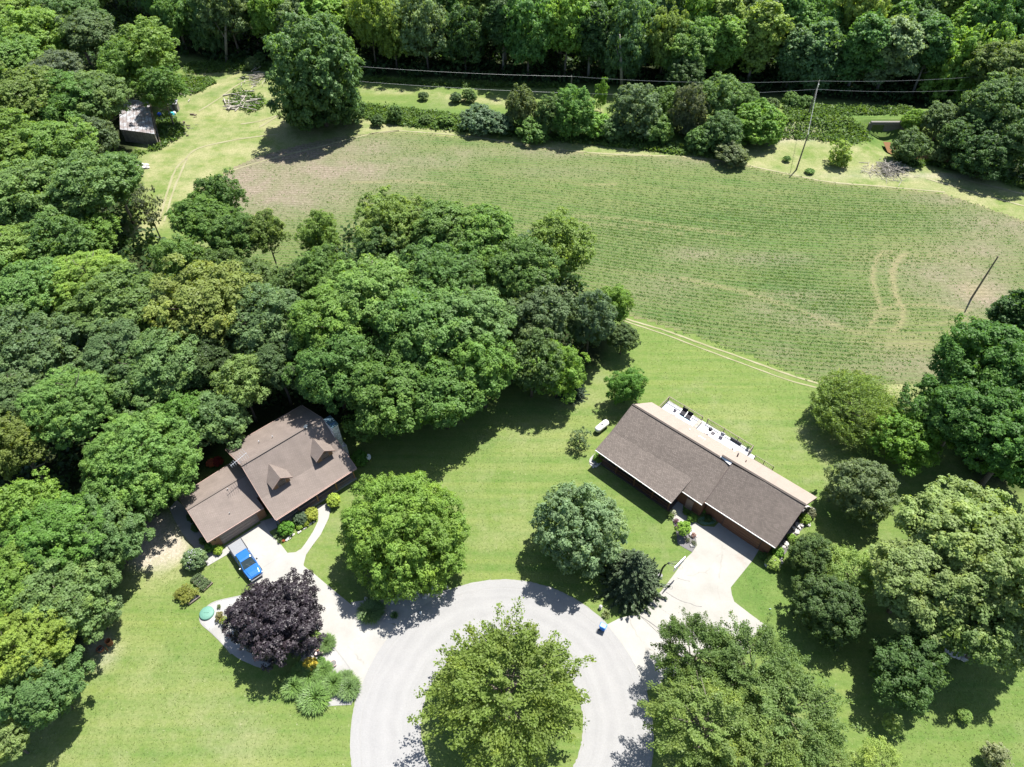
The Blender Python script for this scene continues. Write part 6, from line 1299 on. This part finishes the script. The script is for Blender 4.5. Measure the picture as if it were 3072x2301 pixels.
for x, y, r_, c_, lab in ((870,155,.4,(.14,.2,.06),'leafy perennial by the ranch walk corner'), (895,125,.4,(.4,.42,.34),'white flowering clump by the ranch walk corner'), (925,210,.35,(.16,.07,.12),'purplish clump at the top of the mulch bed'), (940,265,.35,(.13,.06,.10),'purplish clump left of the little round-headed tree'), (1095,350,.35,(.28,.16,.14),'pinkish clump by the edge of the right driveway'), (1095,430,.35,(.08,.10,.05),'dark green clump at the lower right of the mulch bed'), (1040,400,.3,(.12,.14,.08),'pale clump in the middle of the mulch bed')):
    bush(Z5, x, y, r_, c_, lab, 'tiny', r_*.8, name='perennial', cat='plant')
o = thing('garden_hose', 'green hose coiled in the shaded bed by the ranch garage', 'hose', Z2(1180, 1130, .1)); MB().tube([((.25+.06*k/6)*math.cos(k*.6)*2, (.25+.06*k/6)*math.sin(k*.6), .04+.002*k) for k in range(40)], .025, 6).build('coil', M['lid'], o)
# plum sapling bottom right
bush(D, 2148, 1640, .8, (.06,.03,.05), 'plum-coloured shrub in the bottom right corner', zc=.8)

# ================================================================== uncountable growth
def scatter_cards(name, P, h, w, rng, mat, tint, per=5, label=None, lift=.5):
    n = len(P); base = np.repeat(P, per, 0); base = base+rng.normal(size=base.shape)*np.array([w, w, 0])*.8; hh = np.repeat(h, per)*rng.uniform(.5, 1.1, len(base))
    base[:, 2] += hh*rng.uniform(.15, 1, len(base))*lift
    Nn = unit(rng.normal(size=base.shape)*.7+np.array([0, 0, .9])); L = w*rng.uniform(.8, 1.5, len(base)); v, q = cards(base, Nn, L, L*.7, rng)
    tone = np.repeat(np.clip(np.repeat(rng.uniform(0, .6, n), per)+rng.uniform(0, .4, len(base)), 0, 1), 4)
    o = put(name, mesh_np(name, v, q, attrs=dict(tone=tone)), M[mat], kind='stuff', color=tint)
    if label: tag(o, *label)
    return o
r = np.random.default_rng(31)
# crop plants standing in their rows
n = 210000; X = r.uniform(-62, 120, n); Y = r.uniform(57, 172, n)
f2i = lambda A, X, Y: A[np.clip(((Y-55)/.7).astype(int), 0, A.shape[0]-1), np.clip(((X+62)/.7).astype(int), 0, A.shape[1]-1)]
ok = inpoly(X, Y, fieldw); X, Y = X[ok], Y[ok]
ph = phase(X, Y); lu = f2i(lushf, X, Y); so = f2i(soil, X, Y); tn_ = f2i(tanf, X, Y)
RS = .9; dpy = (phase(X, Y+.3)-phase(X, Y-.3))/.6; off = ((ph+.11)/RS-.25-np.round((ph+.11)/RS-.25))*RS; Y2 = Y-off/np.maximum(dpy, .3)*.85
keep = (r.uniform(size=len(X)) < np.clip(.22+.75*lu-.25*so, .03, 1)) & (tn_ < .35)
Pp = np.stack([X[keep], Y2[keep], np.full(keep.sum(), .03)], -1)[:60000]
scatter_cards('crop_plants', Pp, np.full(len(Pp), .16), .2, r, 'leaf', (.10, .175, .05), 3, ('low bean plants growing in curved rows across the field', 'crop'))
# rough weeds in ditch, banks, wood edge
def inside(polys, n, seed):
    rr = np.random.default_rng(seed); out = []
    for pts, k in polys:
        W_ = [D(*p) for p in pts]; x0, x1 = min(p.x for p in W_), max(p.x for p in W_); y0, y1 = min(p.y for p in W_), max(p.y for p in W_)
        X = rr.uniform(x0, x1, k*6); Y = rr.uniform(y0, y1, k*6); m_ = inpoly(X, Y, W_); out.append(np.stack([X[m_], Y[m_]], -1)[:k])
    a = np.vstack(out); return np.column_stack([a, np.zeros(len(a))])
dp = inside([([(785,228),(850,232),(950,245),(1060,262),(1150,285),(1320,300),(1500,318),(1600,330),(1560,345),(1400,325),(1200,305),(1000,285),(850,270),(785,258)], 2600), ([(1660,300),(1700,262),(1800,262),(1870,285),(1880,300),(1830,315),(1760,300)], 700), ([(1690,240),(1960,248),(1980,262),(1690,262)], 700),
             ([(2000,350),(2080,368),(2212,408),(2300,430),(2300,415),(2212,395),(2080,352),(2010,340)], 600), ([(400,140),(560,125),(600,150),(520,155),(400,160)], 500), ([(780,178),(1000,188),(1240,192),(1240,184),(1000,178),(780,168)], 500), ([(290,330),(340,325),(400,290),(370,240),(340,260),(345,310),(290,345)], 400), ([(1930,330),(1995,350),(1990,362),(1940,350)], 200),([(500,200),(520,196),(570,210),(565,235),(540,245),(500,225)],220),([(390,165),(455,170),(465,180),(420,205),(385,200)],260)], 0, 9)
Hs = np.interp(r.uniform(size=len(dp)), [0, 1], [.4, 1.1])
gi = lambda A, P: A[np.clip(((P[:, 1]-GY0)/GS).astype(int), 0, ny-1), np.clip(((P[:, 0]-GX0)/GS).astype(int), 0, nx-1)]
dp[:, 2] = gi(H, dp)
scatter_cards('rough_weeds', dp, Hs, .42, r, 'leaf', (.085, .145, .038), 9, ('rough green weeds along the ditch, banks and wood edges', 'weeds'), 1.0)
# undergrowth below the woods
up = inside([([(-60,1560),(60,1560),(180,1400),(215,1310),(290,1120),(380,1060),(430,960),(560,880),(700,880),(760,920),(960,880),(1110,800),(1240,860),(1260,800),(1330,700),(1240,600),(1150,520),(800,480),(560,620),(300,500),(290,360),(200,300),(380,170),(380,60),(200,-60),(-60,-60)], 5200),
             ([(385,118),(480,140),(570,132),(790,168),(1000,175),(1250,185),(1500,190),(1700,208),(1860,220),(2000,235),(2100,380),(2240,400),(2240,60),(390,60)], 3600), ([(2060,780),(2240,760),(2240,1000),(2120,1040),(2060,960)], 500)], 0, 12)
scatter_cards('undergrowth', up, np.full(len(up), 2.6), .75, r, 'leaf', (.045, .085, .03), 10, ('mixed dark undergrowth beneath the woodland trees', 'undergrowth'), 1.0)
# short turf blades on the near lawns
tp = inside([([(20,1650),(130,1480),(230,1330),(330,1240),(470,1200),(500,1260),(430,1310),(470,1390),(500,1460),(640,1540),(740,1530),(755,1657)], 9000), ([(660,1160),(720,1120),(950,980),(1250,830),(1290,960),(1250,1010),(1440,1140),(1430,1200),(1380,1300),(1300,1310),(1200,1260),(1080,1240),(990,1260),(1020,1150),(980,1050),(900,960)], 9000), ([(1370,700),(1780,845),(1900,960),(1780,1080),(1640,980),(1430,850)], 8000), ([(1590,1250),(1740,1090),(1900,1160),(1960,1050),(1700,1300),(1660,1340)], 2500), ([(1900,1657),(2240,1657),(2240,1400),(2050,1420),(1950,1560)], 4000)], 0, 15)
tp = tp[::3]; scatter_cards('turf_tufts', tp, np.full(len(tp), .05), .09, r, 'leaf', (.12, .165, .05), 2, ('longer tufts of grass scattered over the mown lawns', 'grass'), 1.0)
